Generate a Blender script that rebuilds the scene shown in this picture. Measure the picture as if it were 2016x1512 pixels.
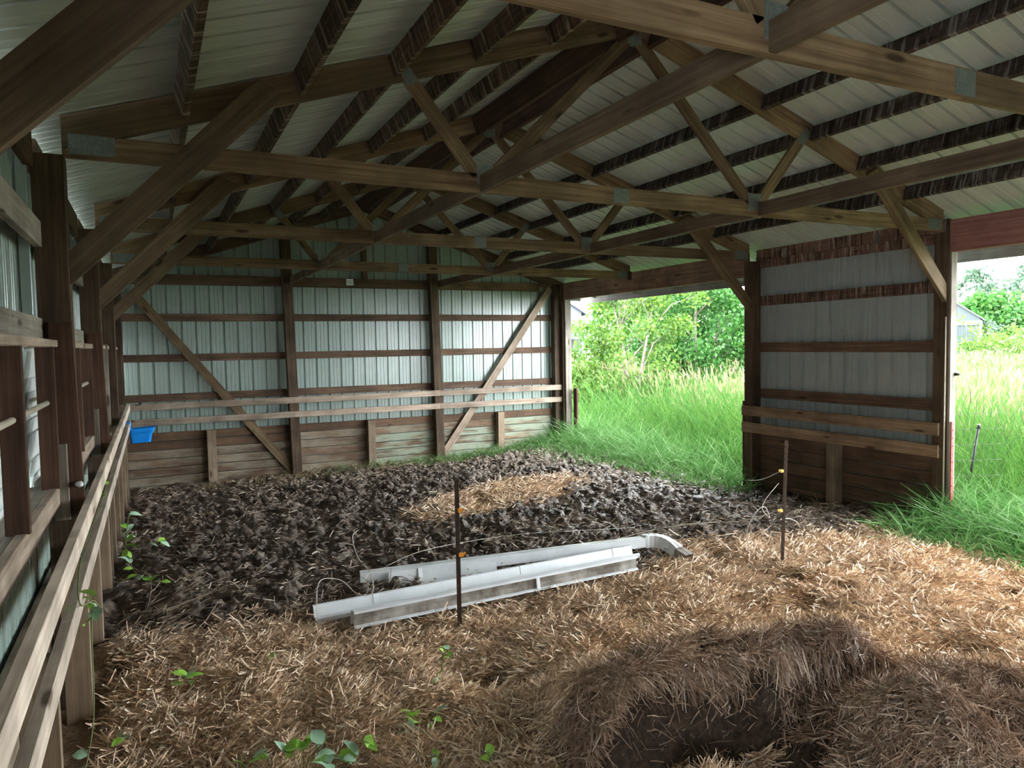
import bpy, bmesh, math, random
import numpy as np
from mathutils import Matrix, Vector, Euler

random.seed(7)
rng = np.random.default_rng(11)
for o in list(bpy.data.objects):
    bpy.data.objects.remove(o)
scene = bpy.context.scene
COL = scene.collection

# ------------------------------------------------------------------ camera
CAM = Vector((0.2483, -4.545, 1.90))
RT = Vector((0.89420637, -0.44731063, -0.01755456))
UP = Vector((0.03998333, 0.0407489, 0.9983691))
FW = Vector((0.44586578, 0.8934499, -0.05432289))
cam = bpy.data.cameras.new('camera')
cam.sensor_fit = 'HORIZONTAL'
cam.sensor_width = 36.0
cam.lens = 36.0 * 1420.87 / 2016.0
cam.clip_start = 0.02
cam.clip_end = 800
cam_o = bpy.data.objects.new('camera', cam)
COL.objects.link(cam_o)
cam_o.matrix_world = Matrix(((RT.x, UP.x, -FW.x, CAM.x), (RT.y, UP.y, -FW.y, CAM.y),
                             (RT.z, UP.z, -FW.z, CAM.z), (0, 0, 0, 1)))
scene.camera = cam_o

# ------------------------------------------------------------------ sky, exposure
world = bpy.data.worlds.new('overcast')
scene.world = world
world.use_nodes = True
wn = world.node_tree.nodes
wn['Background'].inputs[0].default_value = (0.90, 0.96, 1.0, 1)
wn['Background'].inputs[1].default_value = 1.0
scene.view_settings.view_transform = 'Standard'
scene.view_settings.look = 'None'
scene.view_settings.exposure = 4.8
scene.view_settings.gamma = 1.0
scene.view_settings.use_curve_mapping = False
scene.cycles.max_bounces = 10
scene.cycles.diffuse_bounces = 8
scene.cycles.glossy_bounces = 4

# ------------------------------------------------------------------ layout (metres)
XL, XR = -0.12, 7.30            # inner faces of the side wall posts
YB = 7.478                      # inner face of the back wall posts
YF = -7.70                      # end of the barn behind the camera
TY = [-2.557, 0.0, 2.587, 5.217]  # the four trusses in view
XM = 3.585                      # ridge
HX0, HX1 = -0.13, 7.30          # truss heels
ZC = 2.936                      # underside of the bottom chords
SL = 0.333


def ztop(x):
    return 3.15 + ((x - HX0) if x < XM else (HX1 - x)) * SL


# ------------------------------------------------------------------ materials
def mat(name):
    m = bpy.data.materials.new(name)
    m.use_nodes = True
    nt = m.node_tree
    return m, nt, nt.nodes, nt.links, nt.nodes['Principled BSDF']


def ramp(nodes, stops):
    r = nodes.new('ShaderNodeValToRGB')
    el = r.color_ramp.elements
    el[0].position, el[0].color = stops[0][0], (*stops[0][1], 1)
    el[1].position, el[1].color = stops[-1][0], (*stops[-1][1], 1)
    for p, c in stops[1:-1]:
        e = el.new(p)
        e.color = (*c, 1)
    return r


def mixc(nodes, links, fac, a, b, mode='MIX'):
    n = nodes.new('ShaderNodeMix')
    n.data_type = 'RGBA'
    n.blend_type = mode
    for i, v in ((0, fac), (6, a), (7, b)):
        if isinstance(v, (int, float)):
            n.inputs[i].default_value = v
        elif isinstance(v, tuple):
            n.inputs[i].default_value = (*v, 1)
        else:
            links.new(v, n.inputs[i])
    return n.outputs[2]


def noise(nodes, links, vec, scale, detail=4, rough=0.6, sc=None):
    if sc is not None:
        mp = nodes.new('ShaderNodeMapping')
        mp.inputs['Scale'].default_value = sc
        links.new(vec, mp.inputs[0])
        vec = mp.outputs[0]
    n = nodes.new('ShaderNodeTexNoise')
    n.inputs['Scale'].default_value = scale
    n.inputs['Detail'].default_value = detail
    n.inputs['Roughness'].default_value = rough
    links.new(vec, n.inputs[0])
    return n.outputs[0]


def wood(name, dark, mid, light, rough=0.75, streak=None, stain=None, algae=None, spec=0.25, knot=True):
    m, nt, N, L, P = mat(name)
    tc = N.new('ShaderNodeTexCoord')
    oi = N.new('ShaderNodeObjectInfo')
    add = N.new('ShaderNodeVectorMath')
    add.operation = 'ADD'
    sc = N.new('ShaderNodeVectorMath')
    sc.operation = 'SCALE'
    cmb = N.new('ShaderNodeCombineXYZ')
    for i in range(3):
        L.new(oi.outputs['Random'], cmb.inputs[i])
    L.new(cmb.outputs[0], sc.inputs[0])
    sc.inputs[3].default_value = 37.0
    L.new(tc.outputs['Object'], add.inputs[0])
    L.new(sc.outputs[0], add.inputs[1])
    v = add.outputs[0]
    g = noise(N, L, v, 3.0, 6, 0.65, (0.45, 14, 14))
    r = ramp(N, [(0.28, dark), (0.5, mid), (0.74, light)])
    L.new(g, r.inputs[0])
    c = r.outputs[0]
    big = noise(N, L, v, 2.2, 3, 0.6)
    rb = ramp(N, [(0.35, (0.62, 0.6, 0.58)), (0.65, (1.12, 1.1, 1.08))])
    L.new(big, rb.inputs[0])
    c = mixc(N, L, 1.0, c, rb.outputs[0], 'MULTIPLY')
    hr = ramp(N, [(0.0, (0.78, 0.76, 0.74)), (1.0, (1.16, 1.12, 1.08))])
    L.new(oi.outputs['Random'], hr.inputs[0])
    c = mixc(N, L, 1.0, c, hr.outputs[0], 'MULTIPLY')
    if knot:
        mp = N.new('ShaderNodeMapping')
        mp.inputs['Scale'].default_value = (1.6, 6.0, 6.0)
        L.new(v, mp.inputs[0])
        vo = N.new('ShaderNodeTexVoronoi')
        vo.inputs['Scale'].default_value = 1.0
        L.new(mp.outputs[0], vo.inputs[0])
        kr = ramp(N, [(0.07, (0.18, 0.13, 0.09)), (0.13, (1, 1, 1))])
        L.new(vo.outputs['Distance'], kr.inputs[0])
        c = mixc(N, L, 0.85, c, kr.outputs[0], 'MULTIPLY')
    if streak:
        s = noise(N, L, v, 7.0, 3, 0.7, (4.2, 0.25, 0.35))
        sr = ramp(N, [(0.53, (0, 0, 0)), (0.63, (1, 1, 1))])
        L.new(s, sr.inputs[0])
        c = mixc(N, L, sr.outputs[0], c, streak)
        s2 = noise(N, L, v, 5.0, 3, 0.7, (5.0, 0.2, 0.3))
        sr2 = ramp(N, [(0.36, (0.2, 0.18, 0.16)), (0.5, (1, 1, 1))])
        L.new(s2, sr2.inputs[0])
        c = mixc(N, L, 1.0, c, sr2.outputs[0], 'MULTIPLY')
    if stain:
        s = noise(N, L, v, 1.8, 5, 0.65, (0.8, 3, 3))
        sr = ramp(N, [(0.42, (0, 0, 0)), (0.62, (1, 1, 1))])
        L.new(s, sr.inputs[0])
        c = mixc(N, L, sr.outputs[0], c, stain)
    if algae:
        s = noise(N, L, v, 2.6, 5, 0.6, (0.7, 4, 4))
        sr = ramp(N, [(0.40, (0, 0, 0)), (0.55, (1, 1, 1))])
        L.new(s, sr.inputs[0])
        c = mixc(N, L, sr.outputs[0], c, algae)
    L.new(c, P.inputs['Base Color'])
    P.inputs['Roughness'].default_value = rough
    P.inputs['Specular IOR Level'].default_value = spec
    b = N.new('ShaderNodeBump')
    b.inputs['Strength'].default_value = 0.25
    b.inputs['Distance'].default_value = 0.01
    L.new(g, b.inputs['Height'])
    L.new(b.outputs[0], P.inputs['Normal'])
    return m


def plain(name, col, rough=0.5, metal=0.0, spec=0.5, var=0.0, scale=6.0, col2=None, bump=0.0, coords='Object', detail=5):
    m, nt, N, L, P = mat(name)
    P.inputs['Base Color'].default_value = (*col, 1)
    P.inputs['Roughness'].default_value = rough
    P.inputs['Metallic'].default_value = metal
    P.inputs['Specular IOR Level'].default_value = spec
    if col2 or bump:
        tc = N.new('ShaderNodeTexCoord')
        n = noise(N, L, tc.outputs[coords], scale, detail, 0.65)
        if col2:
            r = ramp(N, [(0.4, col), (0.65, col2)])
            L.new(n, r.inputs[0])
            L.new(r.outputs[0], P.inputs['Base Color'])
        if bump:
            b = N.new('ShaderNodeBump')
            b.inputs['Strength'].default_value = bump
            b.inputs['Distance'].default_value = 0.02
            L.new(n, b.inputs['Height'])
            L.new(b.outputs[0], P.inputs['Normal'])
    return m


def island(name, stops, rough=0.7, spec=0.3, trans=0.0, patch=None):
    """colour differs from blade to blade; patch adds slow colour drift over the ground"""
    m, nt, N, L, P = mat(name)
    gi = N.new('ShaderNodeNewGeometry')
    r = ramp(N, stops)
    r.color_ramp.interpolation = 'LINEAR'
    L.new(gi.outputs['Random Per Island'], r.inputs[0])
    c = r.outputs[0]
    if patch:
        n = noise(N, L, gi.outputs['Position'], patch[0], 4, 0.6)
        pr = ramp(N, [(0.35, patch[1]), (0.65, patch[2])])
        L.new(n, pr.inputs[0])
        c = mixc(N, L, 1.0, c, pr.outputs[0], 'MULTIPLY')
    L.new(c, P.inputs['Base Color'])
    P.inputs['Roughness'].default_value = rough
    P.inputs['Specular IOR Level'].default_value = spec
    if trans:
        tr = N.new('ShaderNodeBsdfTranslucent')
        L.new(c, tr.inputs[0])
        mx = N.new('ShaderNodeMixShader')
        mx.inputs[0].default_value = trans
        L.new(P.outputs[0], mx.inputs[1])
        L.new(tr.outputs[0], mx.inputs[2])
        L.new(mx.outputs[0], N['Material Output'].inputs[0])
    return m


M = {}
M['truss'] = wood('truss_wood', (0.095, 0.064, 0.035), (0.19, 0.135, 0.078), (0.30, 0.23, 0.145))
M['knee'] = wood('knee_wood', (0.09, 0.063, 0.04), (0.165, 0.12, 0.078), (0.25, 0.19, 0.13))
M['redwood'] = wood('girt_wood', (0.065, 0.04, 0.027), (0.125, 0.08, 0.054), (0.21, 0.14, 0.098))
M['drip'] = wood('dripped_girt_wood', (0.09, 0.05, 0.038), (0.155, 0.092, 0.07), (0.23, 0.145, 0.11), streak=(0.33, 0.26, 0.22))
M['post'] = wood('post_wood', (0.045, 0.03, 0.02), (0.085, 0.058, 0.038), (0.145, 0.105, 0.07))
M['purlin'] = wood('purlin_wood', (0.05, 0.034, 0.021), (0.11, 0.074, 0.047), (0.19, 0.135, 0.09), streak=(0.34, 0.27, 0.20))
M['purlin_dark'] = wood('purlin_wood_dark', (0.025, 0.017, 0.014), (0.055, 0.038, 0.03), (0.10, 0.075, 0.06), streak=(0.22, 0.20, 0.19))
M['ridge'] = wood('ridge_wood', (0.05, 0.028, 0.018), (0.09, 0.052, 0.033), (0.14, 0.085, 0.055))
M['rail'] = wood('rail_wood', (0.22, 0.165, 0.13), (0.36, 0.29, 0.235), (0.50, 0.43, 0.36))
M['railpale'] = wood('rail_wood_pale', (0.46, 0.38, 0.31), (0.66, 0.58, 0.50), (0.78, 0.71, 0.63))
M['raildark'] = wood('rail_wood_dark', (0.15, 0.10, 0.07), (0.25, 0.175, 0.12), (0.36, 0.27, 0.19))
M['wains'] = wood('wainscot_wood', (0.07, 0.045, 0.03), (0.16, 0.105, 0.07), (0.27, 0.19, 0.13), stain=(0.28, 0.235, 0.175))
M['wainsred'] = wood('wainscot_wood_red', (0.075, 0.046, 0.03), (0.14, 0.087, 0.056), (0.21, 0.138, 0.09))
M['wainsgreen'] = wood('wainscot_wood_algae', (0.11, 0.07, 0.045), (0.22, 0.15, 0.10), (0.33, 0.26, 0.19), algae=(0.27, 0.30, 0.225))
M['stub'] = wood('stub_wood', (0.16, 0.12, 0.085), (0.28, 0.215, 0.155), (0.38, 0.31, 0.235))
M['header'] = wood('header_wood', (0.14, 0.085, 0.06), (0.26, 0.17, 0.125), (0.36, 0.26, 0.2))
M['headerred'] = wood('header_wood_red', (0.17, 0.075, 0.07), (0.25, 0.125, 0.115), (0.33, 0.19, 0.175), knot=False)
M['greywood'] = wood('grey_weathered_wood', (0.17, 0.155, 0.13), (0.29, 0.27, 0.235), (0.42, 0.40, 0.36))
M['jamb'] = wood('jamb_wood', (0.05, 0.026, 0.018), (0.085, 0.045, 0.03), (0.13, 0.075, 0.05), knot=False)
M['fascia'] = wood('fascia_wood', (0.13, 0.125, 0.115), (0.20, 0.19, 0.18), (0.28, 0.27, 0.25), knot=False)
M['metal'] = plain('painted_wall_metal', (0.265, 0.34, 0.305), rough=0.26, spec=0.9, col2=(0.31, 0.385, 0.35), scale=1.4)
M['metalgrey'] = plain('painted_side_metal', (0.27, 0.30, 0.295), rough=0.4, spec=0.5, col2=(0.31, 0.34, 0.335), scale=1.4)
M['roof'] = plain('painted_roof_metal', (0.45, 0.505, 0.45), rough=0.36, spec=0.5, col2=(0.50, 0.55, 0.495), scale=1.2)
M['galv'] = plain('galvanised_plate', (0.13, 0.155, 0.14), rough=0.5, metal=0.3, col2=(0.20, 0.225, 0.205), scale=60, bump=0.5)
M['screw'] = plain('steel_screw', (0.55, 0.55, 0.52), rough=0.4, metal=0.7)
M['vinyl'] = plain('white_siding', (0.70, 0.72, 0.71), rough=0.5, col2=(0.62, 0.65, 0.64), scale=5)
M['gutter'] = plain('white_aluminium', (0.74, 0.76, 0.77), rough=0.35, col2=(0.60, 0.62, 0.63), scale=3.0)
M['gutterdirty'] = plain('stained_aluminium', (0.115, 0.092, 0.068), rough=0.7, col2=(0.36, 0.33, 0.29), scale=5.0, detail=8)
M['blue'] = plain('blue_plastic', (0.008, 0.27, 0.86), rough=0.35, col2=(0.01, 0.31, 0.92), scale=3)
M['tsteel'] = plain('brown_post_steel', (0.045, 0.03, 0.022), rough=0.55, metal=0.3, col2=(0.09, 0.05, 0.03), scale=20)
M['orange'] = plain('orange_insulator', (0.85, 0.33, 0.03), rough=0.45)
M['yellow'] = plain('yellow_insulator', (0.80, 0.50, 0.12), rough=0.45)
M['wire'] = plain('pale_rope_wire', (0.62, 0.58, 0.52), rough=0.6)
M['darkwire'] = plain('dark_wire', (0.10, 0.10, 0.09), rough=0.5, metal=0.5)
M['redpaint'] = plain('red_paint', (0.42, 0.07, 0.065), rough=0.55, col2=(0.36, 0.10, 0.08), scale=18)
M['rod'] = plain('dowel_wood', (0.52, 0.46, 0.37), rough=0.6, col2=(0.42, 0.36, 0.28), scale=9)
M['white'] = plain('white_plastic', (0.75, 0.77, 0.76), rough=0.4)
M['black'] = plain('black_plastic', (0.015, 0.015, 0.015), rough=0.5)
M['bark'] = plain('bark', (0.10, 0.08, 0.06), rough=0.9, col2=(0.20, 0.17, 0.14), scale=14, bump=0.6)
M['leafA'] = island('yellow_green_leaves', [(0, (0.035, 0.09, 0.012)), (0.6, (0.062, 0.135, 0.018)), (1, (0.12, 0.18, 0.022))], trans=0.4, rough=0.5)
M['leafB'] = island('mid_green_leaves', [(0, (0.018, 0.075, 0.012)), (0.6, (0.035, 0.12, 0.02)), (1, (0.07, 0.17, 0.03))], trans=0.4, rough=0.5)
M['leafC'] = island('dark_green_leaves', [(0, (0.035, 0.065, 0.04)), (0.6, (0.05, 0.09, 0.055)), (1, (0.08, 0.125, 0.07))], trans=0.3, rough=0.6)
M['weed'] = plain('weed_leaf', (0.30, 0.62, 0.08), rough=0.4, col2=(0.40, 0.70, 0.12), scale=14)
M['weedpale'] = plain('weed_leaf_pale', (0.34, 0.58, 0.38), rough=0.4, col2=(0.48, 0.68, 0.52), scale=14)
M['stem'] = plain('weed_stem', (0.16, 0.20, 0.06), rough=0.6)
M['grass'] = island('tall_grass', [(0, (0.035, 0.10, 0.018)), (0.55, (0.058, 0.15, 0.028)), (1, (0.11, 0.20, 0.05))], trans=0.35, rough=0.5,
                    patch=(0.35, (0.8, 0.85, 0.8), (1.2, 1.15, 1.0)))
M['seed'] = island('grass_seed_heads', [(0, (0.13, 0.125, 0.05)), (0.5, (0.19, 0.175, 0.085)), (1, (0.26, 0.235, 0.135))], trans=0.3)
M['bluegrass'] = island('grass_by_the_door', [(0, (0.05, 0.15, 0.03)), (0.6, (0.10, 0.23, 0.06)), (1, (0.25, 0.38, 0.17))], trans=0.35, rough=0.45)
M['drygrass'] = island('dry_grass', [(0, (0.20, 0.14, 0.06)), (1, (0.38, 0.29, 0.14))])
M['straw'] = island('straw', [(0, (0.24, 0.145, 0.08)), (0.3, (0.60, 0.42, 0.27)), (0.65, (0.86, 0.68, 0.49)), (1, (0.97, 0.89, 0.76))], rough=0.55, spec=0.4,
                    patch=(1.7, (0.86, 0.82, 0.78), (1.05, 1.04, 1.02)))
M['strawmud'] = island('muddy_straw', [(0, (0.12, 0.085, 0.06)), (0.6, (0.32, 0.24, 0.17)), (1, (0.66, 0.56, 0.45))], rough=0.55, spec=0.4)
M['strawheap'] = island('brown_hay', [(0, (0.17, 0.105, 0.068)), (0.45, (0.40, 0.265, 0.175)), (0.85, (0.62, 0.47, 0.35)), (1, (0.82, 0.73, 0.62))], rough=0.55, spec=0.4,
                        patch=(2.2, (0.7, 0.66, 0.66), (1.1, 1.1, 1.1)))
M['field'] = plain('field_soil', (0.02, 0.05, 0.01), rough=0.9, col2=(0.05, 0.085, 0.022), scale=0.5, coords='Object')
M['house'] = plain('white_clapboard', (0.075, 0.085, 0.092), rough=0.6)
M['houseroof'] = plain('grey_shingles', (0.013, 0.017, 0.025), rough=0.85, col2=(0.018, 0.023, 0.032), scale=3)
M['glass'] = plain('window_glass', (0.03, 0.035, 0.04), rough=0.1)
M['shedmetal'] = plain('shed_metal', (0.022, 0.033, 0.036), rough=0.6)
M['shedroof'] = plain('shed_roof_metal', (0.04, 0.046, 0.048), rough=0.6)


def mud_material():
    m, nt, N, L, P = mat('mud')
    gi = N.new('ShaderNodeNewGeometry')
    v = gi.outputs['Position']
    n1 = noise(N, L, v, 9, 8, 0.7)
    n2 = noise(N, L, v, 45, 6, 0.7)
    r = ramp(N, [(0.35, (0.05, 0.035, 0.025)), (0.52, (0.14, 0.102, 0.074)), (0.7, (0.31, 0.245, 0.19))])
    L.new(n1, r.inputs[0])
    r2 = ramp(N, [(0.45, (0.75, 0.75, 0.75)), (0.68, (2.2, 2.1, 2.0))])
    L.new(n2, r2.inputs[0])
    c = mixc(N, L, 1.0, r.outputs[0], r2.outputs[0], 'MULTIPLY')
    L.new(c, P.inputs['Base Color'])
    rr = ramp(N, [(0.4, (0.30, 0.30, 0.30)), (0.65, (0.62, 0.62, 0.62))])
    L.new(n1, rr.inputs[0])
    L.new(rr.outputs[0], P.inputs['Roughness'])
    P.inputs['Specular IOR Level'].default_value = 0.5
    b = N.new('ShaderNodeBump')
    b.inputs['Strength'].default_value = 0.9
    b.inputs['Distance'].default_value = 0.03
    ad = N.new('ShaderNodeMath')
    ad.operation = 'ADD'
    L.new(n1, ad.inputs[0])
    L.new(n2, ad.inputs[1])
    L.new(ad.outputs[0], b.inputs['Height'])
    L.new(b.outputs[0], P.inputs['Normal'])
    return m


M['mud'] = mud_material()


def bed_material():
    m, nt, N, L, P = mat('straw_bed')
    gi = N.new('ShaderNodeNewGeometry')
    v = gi.outputs['Position']
    n1 = noise(N, L, v, 30, 8, 0.75)
    r = ramp(N, [(0.3, (0.11, 0.066, 0.036)), (0.5, (0.29, 0.19, 0.11)), (0.7, (0.54, 0.39, 0.255))])
    L.new(n1, r.inputs[0])
    L.new(r.outputs[0], P.inputs['Base Color'])
    P.inputs['Roughness'].default_value = 0.9
    b = N.new('ShaderNodeBump')
    b.inputs['Strength'].default_value = 1.0
    b.inputs['Distance'].default_value = 0.03
    L.new(n1, b.inputs['Height'])
    L.new(b.outputs[0], P.inputs['Normal'])
    return m


M['bed'] = bed_material()
M['heapcore'] = plain('shaded_hay', (0.03, 0.018, 0.011), rough=0.95, col2=(0.09, 0.055, 0.034), scale=28, bump=1.0, detail=8)  # hay colour darkened to paint in the shade of the heap's hollow front


# ------------------------------------------------------------------ object helpers
def link(name, me, m, parent=None, mw=None):
    o = bpy.data.objects.new(name, me)
    COL.objects.link(o)
    if m and me and not me.materials:
        me.materials.append(m)
    if mw is not None:
        o.matrix_world = mw
    if parent is not None:
        o.parent = parent
        o.matrix_parent_inverse = parent['_mw'].inverted() if False else PARENT_MW[parent.name].inverted()
    PARENT_MW[o.name] = mw.copy() if mw is not None else Matrix.Identity(4)
    return o


PARENT_MW = {}


def tag(o, label=None, cat=None, group=None, kind=None):
    if label:
        o['label'] = label
    if cat:
        o['category'] = cat
    if group:
        o['group'] = group
    if kind:
        o['kind'] = kind
    return o


def empty(name, loc, label=None, cat=None, group=None, kind=None):
    o = bpy.data.objects.new(name, None)
    COL.objects.link(o)
    o.empty_display_size = 0.1
    o.location = loc
    PARENT_MW[o.name] = Matrix.Translation(Vector(loc))
    return tag(o, label, cat, group, kind)


def mesh(name, verts, faces):
    me = bpy.data.meshes.new(name)
    me.from_pydata([tuple(v) for v in verts], [], faces)
    me.update()
    return me


BOXF = [(0, 3, 2, 1), (4, 5, 6, 7), (0, 1, 5, 4), (1, 2, 6, 5), (2, 3, 7, 6), (3, 0, 4, 7)]


def frame(o, xd, up):
    x = Vector(xd).normalized()
    up = Vector(up)
    y = up.cross(x).normalized()
    z = x.cross(y)
    return Matrix(((x.x, y.x, z.x, o[0]), (x.y, y.y, z.y, o[1]), (x.z, y.z, z.z, o[2]), (0, 0, 0, 1)))


def beam(name, a, b, t, h, m, parent=None, up=(0, 0, 1), bev=0.003, wob=0.0):
    """board from a to b on its centre line: local X along it, t thick (local Y), h deep (local Z)"""
    a = Vector(a)
    b = Vector(b)
    ln = (b - a).length
    mw = frame(a, b - a, up)
    y, z, c = t / 2, h / 2, bev
    n = max(1, int(ln / 0.9)) if wob else 1
    vs, fs = [], []
    prof = [(-y + c, -z), (y - c, -z), (y, -z + c), (y, z - c), (y - c, z), (-y + c, z), (-y, z - c), (-y, -z + c)]
    for i in range(n + 1):
        oy = random.uniform(-wob, wob) if wob else 0
        oz = random.uniform(-wob, wob) if wob else 0
        for p in prof:
            vs.append((ln * i / n, p[0] + oy, p[1] + oz))
    for i in range(n):
        for k in range(8):
            k2 = (k + 1) % 8
            fs.append((i * 8 + k, (i + 1) * 8 + k, (i + 1) * 8 + k2, i * 8 + k2))
    fs.append(tuple(range(8)))
    fs.append(tuple(n * 8 + k for k in reversed(range(8))))
    me = mesh(name, vs, fs)
    fix(me)
    return link(name, me, M[m], parent, mw)


def fix(me):
    bm = bmesh.new()
    bm.from_mesh(me)
    bmesh.ops.recalc_face_normals(bm, faces=bm.faces)
    bm.to_mesh(me)
    bm.free()


def slab(name, x0, x1, y0, y1, z0, z1, m, parent=None, along='x', bev=0.003):
    """axis aligned board given by its extents; along = direction of the grain"""
    cx, cy, cz = (x0 + x1) / 2, (y0 + y1) / 2, (z0 + z1) / 2
    if along == 'x':
        return beam(name, (x0, cy, cz), (x1, cy, cz), y1 - y0, z1 - z0, m, parent, bev=bev)
    if along == 'y':
        return beam(name, (cx, y0, cz), (cx, y1, cz), x1 - x0, z1 - z0, m, parent, bev=bev)
    return beam(name, (cx, cy, z0), (cx, cy, z1), y1 - y0, x1 - x0, m, parent, up=(1, 0, 0), bev=bev)


def prism(name, poly, y0, y1, ang, m, parent=None):
    """polygon in the x-z plane, extruded from y0 to y1; grain turned by ang in that plane"""
    p0 = poly[0]
    mw = frame((p0[0], (y0 + y1) / 2, p0[1]), (math.cos(ang), 0, math.sin(ang)), (-math.sin(ang), 0, math.cos(ang)))
    inv = mw.inverted()
    n = len(poly)
    vs = [inv @ Vector((p[0], y0, p[1])) for p in poly] + [inv @ Vector((p[0], y1, p[1])) for p in poly]
    fs = [tuple(range(n)), tuple(range(2 * n - 1, n - 1, -1))] + [(i, (i + 1) % n, n + (i + 1) % n, n + i) for i in range(n)]
    me = mesh(name, vs, fs)
    fix(me)
    return link(name, me, M[m], parent, mw)


def tube(name, pts, rad, m, parent=None, seg=8, cap=True):
    pts = [Vector(p) for p in pts]
    rads = rad if isinstance(rad, (list, tuple)) else [rad] * len(pts)
    org = pts[0].copy()
    vs, fs = [], []
    prev = None
    for i, p in enumerate(pts):
        d = (pts[min(i + 1, len(pts) - 1)] - pts[max(i - 1, 0)]).normalized()
        u = prev if prev is not None else (Vector((0, 0, 1)) if abs(d.z) < 0.9 else Vector((1, 0, 0)))
        a = d.cross(u)
        if a.length < 1e-5:
            a = d.cross(Vector((0, 1, 0)))
        a.normalize()
        u = a.cross(d).normalized()
        prev = u
        for k in range(seg):
            t = 2 * math.pi * k / seg
            vs.append(p - org + (a * math.cos(t) + u * math.sin(t)) * rads[i])
    for i in range(len(pts) - 1):
        for k in range(seg):
            k2 = (k + 1) % seg
            fs.append((i * seg + k, i * seg + k2, (i + 1) * seg + k2, (i + 1) * seg + k))
    if cap:
        fs.append(tuple(reversed(range(seg))))
        fs.append(tuple((len(pts) - 1) * seg + k for k in range(seg)))
    me = mesh(name, vs, fs)
    for p in me.polygons:
        p.use_smooth = True
    return link(name, me, M[m], parent, Matrix.Translation(org))


def catmull(pts, n=6):
    pts = [Vector(p) for p in pts]
    out = []
    for i in range(len(pts) - 1):
        p0, p1, p2, p3 = pts[max(i - 1, 0)], pts[i], pts[i + 1], pts[min(i + 2, len(pts) - 1)]
        for k in range(n):
            t = k / n
            out.append(0.5 * ((2 * p1) + (p2 - p0) * t + (2 * p0 - 5 * p1 + 4 * p2 - p3) * t * t + (3 * p1 - p0 - 3 * p2 + p3) * t ** 3))
    out.append(pts[-1])
    return out


# ------------------------------------------------------------------ numpy noise and blade meshes
_H = np.random.default_rng(5).random((256, 256))


def vnoise(x, y):
    xi = np.floor(x).astype(int)
    yi = np.floor(y).astype(int)
    fx = x - xi
    fy = y - yi
    fx = fx * fx * (3 - 2 * fx)
    fy = fy * fy * (3 - 2 * fy)
    h = lambda i, j: _H[i & 255, j & 255]
    return (h(xi, yi) * (1 - fx) + h(xi + 1, yi) * fx) * (1 - fy) + (h(xi, yi + 1) * (1 - fx) + h(xi + 1, yi + 1) * fx) * fy


def fbm(x, y, oct=4, g=0.5):
    s = np.zeros_like(x, dtype=float)
    a, t = 1.0, 0.0
    for i in range(oct):
        s += a * vnoise(x * 2 ** i + 17.3 * i, y * 2 ** i + 5.1 * i)
        t += a
        a *= g
    return s / t


def sstep(a, b, x):
    t = np.clip((x - a) / (b - a), 0, 1)
    return t * t * (3 - 2 * t)


def big_mesh(name, V, faces, n):
    """fast mesh from an (N,3) array and an (F,n) face array"""
    me = bpy.data.meshes.new(name)
    me.vertices.add(len(V))
    me.vertices.foreach_set('co', np.ascontiguousarray(V, dtype=np.float32).ravel())
    F = np.ascontiguousarray(faces, dtype=np.int32)
    me.loops.add(F.size)
    me.loops.foreach_set('vertex_index', F.ravel())
    me.polygons.add(len(F))
    me.polygons.foreach_set('loop_start', np.arange(0, F.size, n, dtype=np.int32))
    me.polygons.foreach_set('loop_total', np.full(len(F), n, dtype=np.int32))
    me.update(calc_edges=True)
    return me


def blades(name, base, d, length, width, bend, m, parent=None, taper=(1, 0.9, 0.6), roll=None):
    """ribbons of two quads: base point, unit direction, length, width, bend vector (offset of the tip)"""
    n = len(base)
    if n == 0:
        return None
    rnd = rng.normal(size=(n, 3)) if roll is None else roll
    side = np.cross(d, rnd)
    side /= np.linalg.norm(side, axis=1, keepdims=True) + 1e-9
    L1 = length[:, None]
    W1 = width[:, None] / 2
    p0 = base
    p1 = base + d * L1 * 0.5 + bend * 0.28
    p2 = base + d * L1 + bend
    V = np.stack([p0 - side * W1 * taper[0], p0 + side * W1 * taper[0], p1 - side * W1 * taper[1], p1 + side * W1 * taper[1],
                  p2 - side * W1 * taper[2], p2 + side * W1 * taper[2]], 1).reshape(-1, 3)
    b = (np.arange(n) * 6)[:, None]
    F = np.concatenate([b + np.array([[0, 1, 3, 2]]), b + np.array([[2, 3, 5, 4]])], 1).reshape(-1, 4)
    return link(name, big_mesh(name, V, F, 4), M[m], parent)


# ------------------------------------------------------------------ the ground inside
def ridge_y(x):
    return -2.06 - 0.13 * (x - 2.0) + 0.06 * (fbm(x * 5, x * 0 + 3.3, 3) - 0.5)


def heap_h(x, y):
    n = y - ridge_y(x) - 0.09
    w = sstep(1.72, 2.10, x) * (1 - sstep(3.25, 3.95, x))
    near = 0.045 + 0.03 * vnoise(x * 9, x * 0 + 1.7)
    a = 0.43 * w * np.where(n > 0, np.exp(-(n / 0.62) ** 2), np.exp(-(n / near) ** 2))
    b = 0.42 * np.exp(-((x - 3.10) / 0.34) ** 2 - ((y + 2.72) / 0.50) ** 2)
    c = 0.27 * np.exp(-((x - 2.20) / 0.20) ** 2 - ((y + 2.40) / 0.115) ** 2)
    d = 0.30 * np.exp(-((x - 3.75) / 0.40) ** 2 - ((y + 2.60) / 0.55) ** 2)
    h = np.maximum(np.maximum(a, b), np.maximum(c, d))
    return h * (0.84 + 0.34 * fbm(x * 6, y * 6, 3))


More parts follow.
